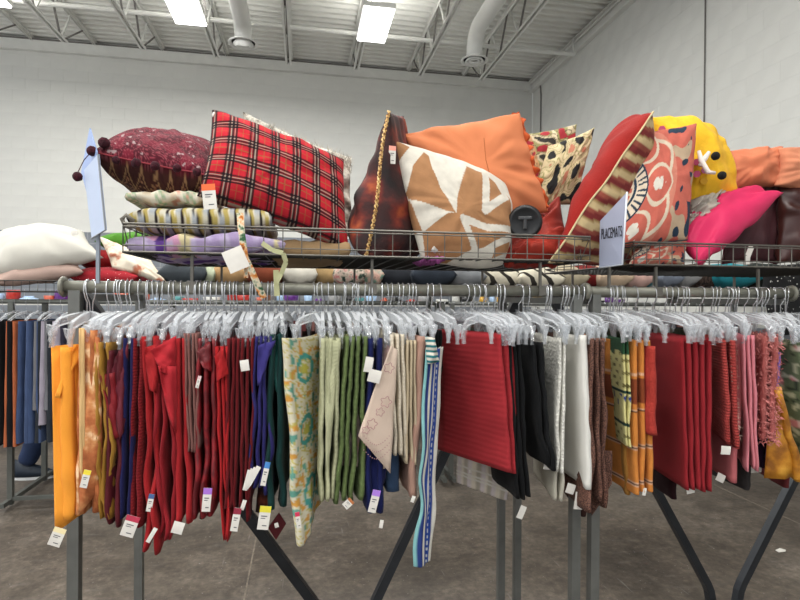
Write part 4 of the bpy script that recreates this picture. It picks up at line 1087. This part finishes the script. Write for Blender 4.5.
t = h('white quilted placemats with clipped corners', 'placemat', (562, 338), (560, 474), 6, 9, 2, c_('white_quilt', '#dcdad0', bump=.8, bmode='voronoi', bscale=110, var=.04), name='placemat', far=(536, 541), Yn=1.46, Yf=1.72, wav=.004, hshort='white quilted placemats', hangers=2, raise_far=0)
h('ivory textured cloth hanging below the quilted placemats', 'table linen', (560, 400), (558, 500), 8, 10, 2, c_('ivory_cloth', '#c4bfae', var=.08), far=(536, 538), Yn=1.5, Yf=1.75, hshort='ivory cloth', hangers=1)
t = h('plain white cloth with flat pressed folds left of the brown cloth', 'table linen', (583, 335), (590, 490), 6, 6, 1, c_('white_linen', '#e6e4dc', var=.03), far=(556, 560), Yn=1.44, Yf=1.66, wav=.006, hshort='plain white cloth', hangers=2)
price_tag(572, 484, 1.5, .034, .034, None, t, ang=20); price_tag(580, 492, 1.49, .034, .06, None, t, ang=8)
mbc = mat('brown_check', ramp=[(.15, '#1c0d0a'), (.45, '#4a2a20'), (.65, '#6e4c3e')], rtype='voronoi', rscale=260, rough=.85, bump=.3)
t = h('brown woven check cloth hanging in folds beside the rooster print', 'table linen', (597, 338), (598, 506), 16, 20, 3, mbc, wav=.012, hshort='brown check cloth', hangers=3, jag=.03)
leaf(t, [(588, 450, 1.5), (612, 450, 1.47), (612, 484, 1.46), (592, 516, 1.5)], mbc, 'front_panel')
h('dark brown cloth whose corner shows between white and brown cloths', 'table linen', (586, 440), (584, 516), 6, 6, 1, c_('dark_brown_cloth', '#3a201b'), far=(552, 556), Yn=1.6, Yf=1.8, raise_far=.06, hshort='dark brown cloth', hangers=1)
# --- right rack
h('yellow placemats printed with roosters under a dark green border', 'placemat', (625, 338), (628, 446), 6, 6, 2, Mprint, name='placemat', far=(600, 603), Yn=1.46, Yf=1.72, fn=rooster, rows=110, wav=.004, hshort='rooster placemats', hangers=2)
h('mustard woven cloth hanging below the rooster placemats', 'table linen', (624, 420), (628, 494), 5, 5, 1, c_('mustard_weave', '#a8742a', bump=.8, bscale=200), far=(606, 608), Yn=1.5, Yf=1.74, raise_far=.04, hshort='mustard cloth', hangers=1)
t = h('burnt orange napkins with checked bands, three folds side by side', 'napkin', (641, 340), (643, 492), 20, 22, 3, Mprint, name='napkin', Yn=1.46, Yf=1.76, fn=orplaid, rows=110, wav=.004, hshort='orange banded napkins', hangers=3)
price_tag(645, 488, 1.455, .014, .026, None, t, ang=12)
t = h('coral red knitted cloth narrowly showing left of the red placemats', 'table linen', (652, 346), (653, 436), 6, 8, 1, c_('coral_knit', '#b03428', bump=.9, bscale=180), ruff=.004, hshort='coral knitted cloth', hangers=1)
t = h('deep red placemats, the large bundle on the right rack', 'placemat', (695, 338), (698, 490), 34, 28, 5, c_('deep_red_cotton', '#9c1c26', var=.08, bump=.3), name='placemat', far=(653, 655), Yn=1.48, Yf=1.76, wav=.004, hshort='deep red placemats', hangers=5, topsag=.002, jag=.008)
price_tag(690, 488, 1.5, .034, .02, None, t, ang=-8); price_tag(707, 394, 1.5, .012, .06, None, t, ang=4)
t = h('coral placemats with a frayed fringe right of the deep red bundle', 'placemat', (728, 340), (733, 446), 14, 12, 2, c_('coral_slub', '#a83a35', bump=1, bmode='Y', bscale=34), name='placemat', far=(704, 706), Yn=1.46, Yf=1.74, wav=.004, hshort='fringed coral placemats', hangers=3)
fr = MB()
for k in range(170):
    f = random.random(); a = P(730 + 7 * f + random.uniform(-1, 3), 340 + 104 * f, 1.455); d = Vector((random.uniform(.003, .016), random.uniform(-.01, .004), random.uniform(-.012, .004)))
    fr.add([a, a + Vector((0, 0, .0016)), a + d], [(0, 1, 2)])
o = fr.obj('fringe', c_('cream_fringe', '#d9c0aa'), t); o['kind'] = 'stuff'
price_tag(726, 446, 1.44, .04, .03, None, t, ang=6)
t = h('plain pink cloth hanging low beneath the fringed coral placemats', 'table linen', (741, 344), (734, 484), 6, 6, 1, c_('dusky_pink', '#bf6468', var=.05), far=(706, 699), Yn=1.5, Yf=1.76, wav=.006, hshort='low plain pink cloth', hangers=1)
price_tag(722, 474, 1.52, .038, .03, None, t, ang=26)
t = h('rose pink folded cloths between the coral and the shaggy placemats', 'table linen', (748, 335), (753, 470), 12, 10, 3, c_('rose_pink', '#d9808a', var=.05), far=(726, 736), Yn=1.46, Yf=1.7, wav=.005, hshort='rose pink cloths', hangers=3)
price_tag(756, 464, 1.6, .05, .034, None, t, ang=0)
def shag(label, nt, nb, wt, ribs, far, base, hair, short):
    o_ = h(label, 'placemat', nt, nb, wt, wt, ribs, base, name='placemat', far=far, Yn=1.47, Yf=1.68, wav=.005, hshort=short, hangers=2, ruff=.006)
    me = o_.data; f_ = MB(); vsn = [o_.location + v.co for v in me.vertices]
    for q in range(4200):
        p = random.choice(vsn) + Vector((random.uniform(-.006, .006), random.uniform(-.02, .02), random.uniform(-.012, .012)))
        d = Vector((random.uniform(-.011, .011), random.uniform(-.014, .004), random.uniform(-.014, .004))); s_ = Vector((random.uniform(-.002, .002), 0, .002))
        f_.add([p - s_, p + s_, p + d], [(0, 1, 2)])
    q = f_.obj('pile', hair, o_); q['kind'] = 'stuff'
shag('shaggy salmon pink chenille placemats on the right rack', (771, 336), (768, 440), 14, 2, (752, 754), c_('salmon_base', '#b8625c'), c_('salmon_chenille', '#d4807a', var=.2), 'shaggy salmon placemats')
t = h('narrow lilac cloth peeking out beside the gold cloth', 'table linen', (779, 352), (770, 470), 3, 4, 1, c_('lilac_cotton', '#8262b4'), wav=.002, far=(766, 756), Yn=1.5, hshort='lilac cloth', hangers=1)
h('dark purple cloth strip left of the lilac cloth', 'table linen', (764, 430), (762, 468), 4, 5, 1, c_('dark_purple', '#2a1830'), Yn=1.55, hshort='dark purple strip', hangers=1)
t = h('gold brocade cloth hanging as a wide triangle at the right end', 'table linen', (778, 390), (801, 482), 6, 8, 1, mat('gold_brocade', ramp=[(.35, '#8c5614'), (.5, '#b87a20'), (.65, '#cc9434')], rscale=20, rough=.5, bump=.3, bscale=80), far=(772, 768), Yn=1.45, Yf=1.7, wav=.006, hshort='gold brocade cloth', hangers=1)
leaf(t, [(776, 388, 1.46), (779, 386, 1.46), (800, 478, 1.45), (764, 478, 1.5)], MATS['gold_brocade'], 'front_panel')
h('grey green floral cloth behind the gold brocade', 'table linen', (792, 340), (806, 480), 6, 8, 1, Mprint, far=(776, 782), Yn=1.52, Yf=1.74, fn=greenflor, rows=60, hshort='floral grey green cloth', hangers=2)
h('dark green floral cloths with a red edge cut by the right border', 'table linen', (799, 342), (812, 470), 8, 10, 3, Mprint, Yn=1.46, fn=greenflor, rows=50, hshort='edge floral cloths', hangers=2)
leafm = c_('dusky_maroon', '#6e2a2c')
for i, (x, y, l) in enumerate(((712, 500, 'dark maroon corner of cloth below the deep red placemats'), (718, 486, ''), )):
    pass
h('dark slate cloth with pointed corners below the pink cloth', 'table linen', (752, 440), (747, 490), 5, 5, 1, c_('slate_cloth', '#3c3838'), far=(716, 712), Yn=1.62, Yf=1.8, hshort='slate cloth', hangers=1)
h('dusky maroon cloth low behind the gold brocade', 'table linen', (790, 430), (786, 488), 5, 5, 1, leafm, far=(764, 762), Yn=1.66, Yf=1.82, hshort='dusky maroon cloth', hangers=1)
h('very dark maroon cloth showing below the deep red placemats', 'table linen', (676, 440), (674, 498), 5, 5, 1, c_('blackish_maroon', '#2c1216'), far=(654, 652), Yn=1.66, Yf=1.82, hshort='very dark maroon cloth', hangers=1)

# spare hangers crowding both rails
for k in range(26):
    x = A.x + .03 + (B2.x - A.x - .06) * (k + random.random()) / 26
    hang(x, YF, radians(random.uniform(-9, 9)), 'clear clip hanger squeezed in on the front rail by the ' + near_short((x, YF - .1, ZR - .2)), 'hangers crowded on the front rail')
o = hang(P(93, 285, YF).x, YF, radians(38), 'clear clip hanger turned sideways above the marigold napkin', None, lean=0)
xb0, xb1 = P(132, 300, YK).x, P(512, 300, YK).x + B2.x - A2.x
BACKC = ['#2a2422', '#4a1a1e', '#20242c', '#5a5348', '#6b5a48', '#7a756a', '#302a3c', '#3a2a20', '#57201e', '#44483a', '#6e6a66', '#1c1c1e']
BN = ['charcoal', 'maroon', 'ink blue', 'khaki', 'tan brown', 'stone', 'plum', 'dark brown', 'brick red', 'moss', 'grey', 'black']
kb = 0
x = xb0 + .05
while x < xb1 - .03:
    hang(x, YK, radians(random.uniform(-12, 12)), 'clear clip hanger on the back rail behind the ' + near_short((x, YK, ZR - .2)), 'hangers on the back rail')
    x += .048
def linen_block(x, y0, y1, zt, zb, th, m_, nm, label, cat, group, ribs=2, parent=None):
    t = MB(); S = ribs * 2; n_ = 0; vs = []; rows = 8; sd = random.random() * 50; path = []
    for k in range(S):
        ds = (0, .35, .7, 1) if k % 2 else (1, .7, .35, 0)
        path += [(k, d) for d in ds]
        if k < S - 1 and k % 2 == 0: path.append((k + .5, -.04))
    for j in range(rows + 1):
        v = j / rows
        for k, d in path:
            vs.append(Vector((x + (k / (S - 1) - .5) * th * (1 + .3 * v) + .012 * v * nz(d * 2 + sd, v * 3, k), y0 + (y1 - y0) * d + .008 * nz(v * 4 + sd, k), zt + (zb - zt) * v)))
    n_ = len(path); t.add(vs, [(j * n_ + i, j * n_ + i + 1, (j + 1) * n_ + i + 1, (j + 1) * n_ + i) for j in range(rows) for i in range(n_ - 1)])
    o = t.obj(nm, m_, None, True, origin=(x, y0, zt)); tag(o, label, cat, group); return o
x = xb0 + .06; random.seed(21)
while x < xb1:
    i = random.randrange(12); L_ = random.uniform(.3, .42)
    linen_block(x, YK - .15, YK + .15, ZR - .15, ZR - .15 - L_, .05, c_('back_' + BN[i], BACKC[i]), 'table_linen', BN[i] + ' folded linen on the back rail behind the ' + near_short((x, YK, ZR - .2)), 'table linen', 'linens on the back rail')
    x += .075

# ================================================================== BACKGROUND RACKS
M_bgr = mat('bg_rack_steel', '#62645f', rough=.45, metal=.4, var=.1)
YG = 4.2; ZG = 1.462
gx0 = P(-40, 303, YG).x; gx1 = min(P(840, 303, YG).x, XR - .75)
def bgrack(label, x0, x1, y, posts, ymid=.5):
    r = empty('garment_rack', (x0, y, 0))
    for yy in (y, y + ymid):
        t = MB(); t.tube([(x0, yy, ZG), (x1, yy, ZG)], .016, 10); t.obj('rail', M_bgr, r, True)
    for xx in posts:
        for yy in (y, y + ymid):
            t = MB(); t.bar((xx, yy, .02), (xx, yy, ZG), .034); t.obj('post', M_bgr, r)
        t = MB(); t.bar((xx, y - .12, .05), (xx, y + ymid + .12, .05), .03); t.obj('side_bar', M_bgr, r)
    if posts[0] < -2: t = MB(); t.bar((posts[0], y, .06), (posts[0] + .9, y, .06), .025); t.obj('base_bar', M_bgr, r)
    return tag(r, label, 'clothes rack')
PP = P(11, 400, YG).x; PQ = P(442, 400, YG).x
bgrack('far clothes rack seen at the left edge with trousers and shirts on it', PP - 1.2, PQ, YG, [PP, PQ])
bgrack('far clothes rack mostly hidden behind the right half of the front linens', PQ + .05, gx1 + .5, YG, [PQ + .08, gx1 + .45])
# wire shelf baskets above
def bgbasket(label, x0, x1, y0, y1, z0):
    r = empty('wire_basket', (x0, y0, z0))
    for z, nm in ((z0, 'bottom_rim'), (z0 + .075, 'top_rim')):
        t = MB()
        for a, b in (((x0, y0), (x1, y0)), ((x1, y0), (x1, y1)), ((x1, y1), (x0, y1)), ((x0, y1), (x0, y0))): t.tube([(*a, z), (*b, z)], .004, 5)
        t.obj(nm, M_darkwire, r)
    t = MB(); x = x0
    while x < x1: t.tube([(x, y0, z0), (x, y0, z0 + .075)], .002, 4); t.tube([(x, y0, z0), (x, y1, z0)], .003, 4); x += .052
    o = t.obj('wire_grid', M_darkwire, r); o['kind'] = 'stuff'
    t = MB(); y = y0
    while y < y1: t.tube([(x0, y, z0), (x1, y, z0)], .002, 4); y += .04
    o = t.obj('base_grid', M_darkwire, r); o['kind'] = 'stuff'
    xs_ = [x0 + .1, (x0 + x1) / 2, x1 - .1]
    for xx in xs_:
        t = MB(); t.bar((xx, y0 + .1, ZG + .01), (xx, y0 + .1, z0), .012); t.obj('bracket', M_darkwire, r)
    return tag(r, label, 'wire basket')
bgbasket('far wire basket at the left holding the big white pillow', PP - 1.2, PQ, YG - .08, YG + .58, 1.535)
bgbasket('far wire basket behind the front racks holding many cushions', PQ + .06, gx1 + .45, YG - .08, YG + .58, 1.535)

# far pillows
def farp(label, x0, x1, y0, y1, m_, Y=4.25, dp=.4, wr=.01, **k):
    ym = (y0 + y1) / 2; a, b = P(x0, ym, Y), P(x1, ym, Y); th = (P(x0, y0, Y).z - P(x0, y1, Y).z) / 2
    zc = (a.z + b.z) / 2; q = [Vector((a.x, Y + dp, zc)), Vector((b.x, Y + dp, zc)), Vector((b.x, Y - .05, zc)), Vector((a.x, Y - .05, zc))]
    return pillow(label, q, th, m_, n=k.pop('n', 20), wr=wr, pw=k.pop('pw', .4), **k)
wp = pillow('big plump white pillow at the left on the far rack', quadY((-14, 244, 4.65), (84, 232, 4.65), (104, 258, 4.15), (-18, 278, 4.15)), .2, c_('white_pillow', '#c9c6bc', var=.03, rough=.8), wr=.012, n=36, pw=.5, Tb=.1)
price_tag(74, 231, 4.08, .05, .035, None, wp, ang=-12)
pillow('beige pink pillow under the big white one on the far rack', quadY((-8, 264, 4.6), (78, 257, 4.6), (84, 272, 4.15), (-6, 284, 4.12)), .1, c_('beige_pink_pillow', '#b59a8e', var=.04), wr=.01, n=30, Tb=.09)
dots = mat('red_dotted', ramp=[(.1, '#d9b8b4'), (.16, '#9c1a26')], rtype='voronoi', rscale=55, rough=.9, var=.05)
farp('dark red cushion with white dots behind the left end of the rack', 70, 140, 266, 288, dots, n=30)
farp('red cushion with a cloth flower above the dotted one', 76, 132, 248, 272, c_('far_red', '#8c1216', var=.25, vscale=20), Y=4.5)
pillow('patchwork cream cushion slanting down behind the dotted red cushion', quadY((98, 236, 4.4), (150, 258, 4.35), (168, 284, 4.2), (112, 268, 4.25)), .06, mat('cream_patchwork', ramp=[(.35, '#a8644a'), (.45, '#d9cdb8'), (.7, '#ddd6c6')], rscale=9, rough=.9), wr=.01)
farp('bright green cushion behind the left end of the wire basket', 96, 156, 230, 254, c_('leaf_green', '#4a8420', var=.05), Y=4.6)
far = [(160, 206, 264, 290, '#3d4348', 'charcoal quilted cushion low behind the basket'), (196, 214, 268, 290, '#aeb79b', 'pale green print cushion beside the charcoal quilted one'), (212, 250, 266, 290, '#a88558', 'tan cushion behind the white tag'),
       (246, 282, 266, 290, '#7a3a22', 'rust plaid cushion behind the cushion ties'), (282, 316, 266, 290, '#cfcabc', 'white cushion with pink edge stripes under the tan cushion'), (314, 338, 267, 290, '#a68a5c', 'khaki cushion right of the white striped one'),
       (334, 364, 267, 290, 'fl1', 'floral cushion in dark green and pink'), (360, 382, 268, 290, 'fl2', 'smaller floral cushion in green and rose'), (378, 418, 270, 292, '#23262c', 'near-black cushion with a blue fringe'),
       (412, 454, 266, 292, '#2c333d', 'slate blue cushion under the geometric pillow'), (450, 484, 270, 291, '#7d8083', 'speckled grey cushion'), (478, 524, 269, 292, 'zb', 'cream cushion with black zebra stripes'),
       (520, 562, 271, 292, 'zb', 'second zebra striped cushion, nearer the rack join'), (556, 586, 270, 292, '#b3a78c', 'wrinkled beige cushion at the rack join'), (582, 606, 270, 292, '#7c1a1a', 'dark red cushion below the sign'),
       (600, 630, 270, 292, '#c2a98e', 'sand coloured cushion below the sign'), (624, 652, 272, 292, '#d0a79c', 'pale pink lettered cushion'), (646, 664, 270, 290, '#5aa3ae', 'teal and white cushion'),
       (660, 680, 271, 291, '#7a8290', 'blue grey cushion'), (676, 698, 269, 291, '#9a9a9a', 'silver cushion'), (692, 722, 269, 291, 'ff', 'dark brown furry cushion'), (716, 762, 268, 290, '#1c9aa8', 'turquoise cushion'),
       (756, 796, 268, 292, '#2f3733', 'dark slate green cushion')]
spec = {'fl1': mat('far_floral', ramp=[(.35, '#26382e'), (.5, '#b9a99a'), (.62, '#a85a5c'), (.7, '#26382e')], rscale=22, rough=.9), 'fl2': mat('far_floral_b', ramp=[(.35, '#6a8a7a'), (.55, '#c59a8c'), (.7, '#3d5a4a')], rscale=22, rough=.9),
        'zb': mat('zebra_cloth', ramp=[(.16, '#2a2620'), (.24, '#cfc8b4')], rtype='wave', bands='DIAGONAL', rscale=4, rough=.9), 'ff': mat('brown_fur', ramp=[(.4, '#241a16'), (.6, '#5e4a40')], rscale=50, rough=1)}
for i, (a, b, c, d, col, l) in enumerate(far):
    farp(l + (' far behind the wire basket' if len(l.split()) < 5 else ''), a - 2, b + 2, c - 6, d - 1, spec.get(col) or c_('far_' + col.strip('#'), col), Y=4.25 + .04 * (i % 3))
pd = mat('black_polka', ramp=[(.16, '#c9c9c4'), (.2, '#101012')], rtype='voronoi', rscale=34, rough=.9, var=0)
pillow('black cushion cover with white polka dots hanging past the right end of the rack', quadY((760, 266, 3.85), (830, 256, 3.85), (830, 336, 3.85), (768, 338, 3.85)), .07, pd, wr=.02)

# far garments: hangers + clothes
def make_far_hanger():
    r = empty('clip_hanger'); t = MB(); t.tube([(0, .018 * cos(a), .018 * sin(a)) for a in [radians(d) for d in range(-20, 181, 40)]] + [(0, -.012, -.03), (0, 0, -.07)], .002, 4); t.obj('hook', M_hook, r)
    t = MB(); t.tube([(0, -.2, -.13), (0, -.12, -.09), (0, 0, -.07), (0, .12, -.09), (0, .2, -.13)], .009, 6); t.obj('hanger_bar', M_plastic, r); return r
FH = make_far_hanger(); used = False
random.seed(5)
garm = [(-14, '#101114', 'trousers', 'black trousers at the very left edge'), (-2, '#0c0c0e', 'trousers', 'black trousers beside the coral shirt'), (5, '#141518', 'shirt', 'black shirt with a grey edge seam'), (14, '#c0673c', 'shirt', 'coral orange lace shirt on the far rack'),
        (28, '#3d4f74', 'trousers', 'blue denim trousers on the far rack'), (36, '#46587e', 'trousers', 'second pair of faded blue trousers'), (44, '#77777c', 'jacket', 'mid grey jacket on the far rack'), (47, '#2c3138', 'jacket', 'dark grey jacket beside the lavender top'), (52, '#a79fae', 'shirt', 'lavender lace top next to the marigold napkin')]
far_c = ['#8a8078', '#3a3230', '#6e4a44', '#a9a297', '#3c3a4a', '#54504a', '#7a6a5a', '#2b2b2e', '#8c8a94', '#5c2a2a']; fn_ = ['stone', 'dark brown', 'clay', 'cream', 'dusk blue', 'taupe', 'camel', 'black', 'pale grey', 'oxblood']
for x_, col, kind, l in garm:
    X = P(x_, 360, YG - .2).x; L_ = {5: .84, 14: .84, 28: .82, 52: .7}.get(x_, .82) 
    if x_ in (44,): L_ = .6
    o = linen_block(X, YG - .24, YG + .2, ZG - .13, ZG - .13 - L_, .11 if x_ in (5, 52) else .06 if x_ == 14 else .085, c_('far_' + kind + col.strip('#'), col), kind, l, kind, None, ribs=2)
x = P(-20, 303, YG).x
while x < gx1:
    o = FH if not used else copy_tree(FH); used = True
    o.location = (x, YG, ZG); o.rotation_euler = (0, 0, radians(random.uniform(-12, 12)))
    tag(o, 'clear plastic hanger on the far rack ' + ('at the left edge' if proj_x((x, YG, 1.4)) < 55 else 'behind the ' + near_short((x, YG, 1.4))), 'hanger', 'hangers on the far rack')
    if x > P(62, 303, YG).x:
        i = random.randrange(10)
        linen_block(x, YG - .2, YG + .2, ZG - .13, ZG - .13 - random.uniform(.55, .75), .05, c_('farg_' + fn_[i], far_c[i]), 'shirt', fn_[i] + ' garment on the far rack behind the ' + near_short((x, YG, 1.4)), 'shirt', 'garments on the far rack', ribs=1)
    x += .075
# store shelf with goods seen between the rails
ZS = 1.44; YS = 6.2
r = empty('store_shelf', (0, YS, ZS)); sx0, sx1 = P(-30, 300, YS).x, XR - .25
t = MB(); t.bbox((sx0, YS - .2, ZS - .03), (sx1, YS + .25, ZS)); t.obj('shelf_board', mat('shelf_white', '#b9b9b4', rough=.5), r)
for k in range(5):
    xx = sx0 + (sx1 - sx0) * k / 4; t = MB(); t.bar((xx, YS + .2, .01), (xx, YS + .2, 1.75), .05); t.obj('upright', M_bgr, r)
for z in (.4, .9):
    t = MB(); t.bbox((sx0, YS - .2, z - .03), (sx1, YS + .25, z)); t.obj('shelf_board', MATS['shelf_white'], r)
tag(r, 'white store shelf far behind the racks', 'shelf')
gcol = [('#9db8d6', 'pale blue'), ('#a82a22', 'red'), ('#5a2a78', 'purple'), ('#c9c9c4', 'white'), ('#c99a2a', 'yellow'), ('#17181a', 'black'), ('#b5533a', 'terracotta'), ('#4a8a8c', 'teal'), ('#8a8a8a', 'grey'), ('#6a4a3a', 'brown')]
x = sx0 + .1; random.seed(9)
def cup_prof(kind, s):
    if kind == 0: return [(.001, 0), (.35, 0), (.42, .1), (.5, 1), (.46, 1), (.38, .12), (.001, .1)]
    if kind == 1: return [(.001, 0), (.3, 0), (.5, .3), (.5, .55), (.25, .8), (.28, 1), (.2, 1), (.001, .9)]
    return [(.001, 0), (.5, 0), (.5, .9), (.44, 1), (.001, 1)]
prev = 'left upright'
adj = ['squat', 'small', 'tall', 'wide', 'slim', 'rounded']
while x < sx1 - .1:
    col, cn = random.choice(gcol); s = random.uniform(.09, .2); hh = random.uniform(.05, .13); kd = random.randrange(3)
    nm = ('bowl', 'vase', 'canister')[kd]
    t = MB(); t.lathe((x, YS - .05, ZS), [(a * s, b * hh) for a, b in cup_prof(kd, s)], 14); o = t.obj(nm, mat('goods_' + cn, col, rough=.3, var=.05), None, True, origin=(x, YS - .05, ZS))
    tag(o, cn + ' ' + nm + ' on the distant shelf right of the ' + prev, nm, 'goods on the distant shelf'); x += s * 1.15; prev = cn + ' ' + nm

# ================================================================== PERSON behind the far rack
def person():
    gx = P(36, 470, 4.84).x - .05; gy = 4.94
    root = empty('person', (gx, gy, 0))
    def skin(nm, verts, edges, rad, m_, rootv=0, lv=2):
        me = bpy.data.meshes.new(nm); me.from_pydata([tuple(Vector(v)) for v in verts], edges, []); o = bpy.data.objects.new(nm, me); COL.objects.link(o); o.parent = root
        md = o.modifiers.new('s', 'SKIN'); md.use_smooth_shade = True
        for i, q in enumerate(me.skin_vertices[0].data): q.radius = (rad[i], rad[i] if not isinstance(rad[i], tuple) else rad[i][1]); q.use_root = (i == rootv)
        s = o.modifiers.new('ss', 'SUBSURF'); s.levels = lv; s.render_levels = lv; me.materials.append(m_); return o
    msk = mat('skin', '#b98468', rough=.6, var=.04); mj = c_('dark_jeans', '#2c3b5c', bump=.4, bscale=300); msh = c_('grey_tee', '#8a8c90')
    # bending forward to the right: x is forward
    V = [(0, 0, .92), (.12, 0, 1.02), (.28, 0, 1.13), (.37, 0, 1.18), (.45, 0, 1.19), (.50, 0, 1.18), (.56, 0, 1.15),
         (.35, -.17, 1.13), (.36, -.2, .88), (.44, -.2, .68), (.47, -.2, .62), (.35, .17, 1.13), (.40, .2, .88), (.52, .19, .72), (.56, .18, .66),
         (0, -.09, .88), (.10, -.1, .50), (-.02, -.1, .12), (.0, .1, .88), (.26, .1, .52), (.34, .1, .12)]
    E = [(0, 1), (1, 2), (2, 3), (3, 4), (4, 5), (5, 6), (3, 7), (7, 8), (8, 9), (9, 10), (3, 11), (11, 12), (12, 13), (13, 14), (0, 15), (15, 16), (16, 17), (0, 18), (18, 19), (19, 20)]
    Rr = [.13, .12, .13, .09, .05, .075, .085, .055, .042, .03, .035, .055, .042, .03, .035, .085, .06, .04, .085, .06, .04]
    b = skin('body', V, E, Rr, msk)
    skin('shirt', [(.0, 0, .90), (.12, 0, 1.02), (.28, 0, 1.13), (.37, 0, 1.17), (.35, -.17, 1.13), (.35, -.2, .97), (.35, .17, 1.13), (.38, .2, .97)], [(0, 1), (1, 2), (2, 3), (3, 4), (4, 5), (3, 6), (6, 7)], [.15, .14, .15, .10, .075, .06, .075, .06], msh)
    tr = skin('jeans', [(.04, 0, .98), (0, 0, .88), (0, -.09, .82), (.09, -.1, .50), (.04, -.1, .28), (-.03, -.1, .11), (0, .1, .82), (.25, .1, .52), (.30, .1, .28), (.33, .1, .11)], [(0, 1), (1, 2), (2, 3), (3, 4), (4, 5), (1, 6), (6, 7), (7, 8), (8, 9)], [.14, .14, .11, .095, .085, .075, .11, .095, .085, .075], mj)
    t = MB(); t.ball((.52, 0, 1.20), .1, 14, (1.05, .88, 1.0)); t.obj('hair', mat('dark_hair', '#241a15', rough=.6, var=.3, vscale=60), root, True).location = (0, 0, 0)
    for e in (-1, 1):
        t = MB(); t.ball((.615, e * .032, 1.13), .011, 8); t.obj('eye', mat('eye_white', '#e8e4de', rough=.2, var=0), root, True).location = (0, 0, 0)
    t = MB(); t.ball((.62, 0, 1.10), .013, 8, (1, .8, 1.4)); t.obj('nose', msk, root, True).location = (0, 0, 0)
    for bx, by, in ((-.02, -.1), (.34, .1)):
        t = MB(); secs = []
        for i in range(11):
            f = i / 10; xx = bx - .09 + .30 * f; hw = .036 + .018 * sin(min(1, f * 1.15) * pi) * (1 if f < .9 else .8); ht = .095 * (1 - f) ** .7 + .045 * (1 - f * .45)
            if i in (0, 10): hw *= .6
            secs.append([(xx, by + hw * cos(a), .024 + max(0, ht * sin(a)) if sin(a) > 0 else .024) for a in [2 * pi * k / 12 for k in range(12)]])
        t.add([v for s in secs for v in s], [(i * 12 + k, i * 12 + (k + 1) % 12, (i + 1) * 12 + (k + 1) % 12, (i + 1) * 12 + k) for i in range(10) for k in range(12)] + [tuple(range(12)), tuple(120 + k for k in range(12))])
        o = t.obj('shoe', mat('dark_blue_sneaker', '#1c2836', rough=.6, var=.2, vscale=40), root, True); o.location = (0, 0, 0)
        t = MB(); n_ = 20; ring = []
        for k in range(n_): a = 2 * pi * k / n_; ring.append((bx + .06 + .158 * cos(a), by + .052 * sin(a) * (1 - .12 * cos(a))))
        t.add([(x_, y_, z_) for z_ in (0, .028) for x_, y_ in ring], [tuple(range(n_))[::-1], tuple(range(n_, 2 * n_))] + [(k, (k + 1) % n_, n_ + (k + 1) % n_, n_ + k) for k in range(n_)])
        t.obj('white_sole', mat('white_rubber', '#d4d6d6', rough=.6, var=.05), o).location = (0, 0, 0)
    tag(root, 'person in dark jeans and dark blue sneakers bending forward behind the far rack at left', 'person')
person()

# floor litter
t = MB(); c = PZ(781, 550.5, .002); t.add([c + Vector(v) for v in ((-.03, -.015, 0), (.01, -.02, .004), (.035, 0, .001), (.01, .018, .006), (-.028, .012, 0))], [(0, 1, 2, 3, 4)])
o = t.obj('paper_scrap', M_tag); md = o.modifiers.new('t', 'SOLIDIFY'); md.thickness = .002; tag(o, 'small torn white paper scrap on the concrete floor at the right', 'paper')
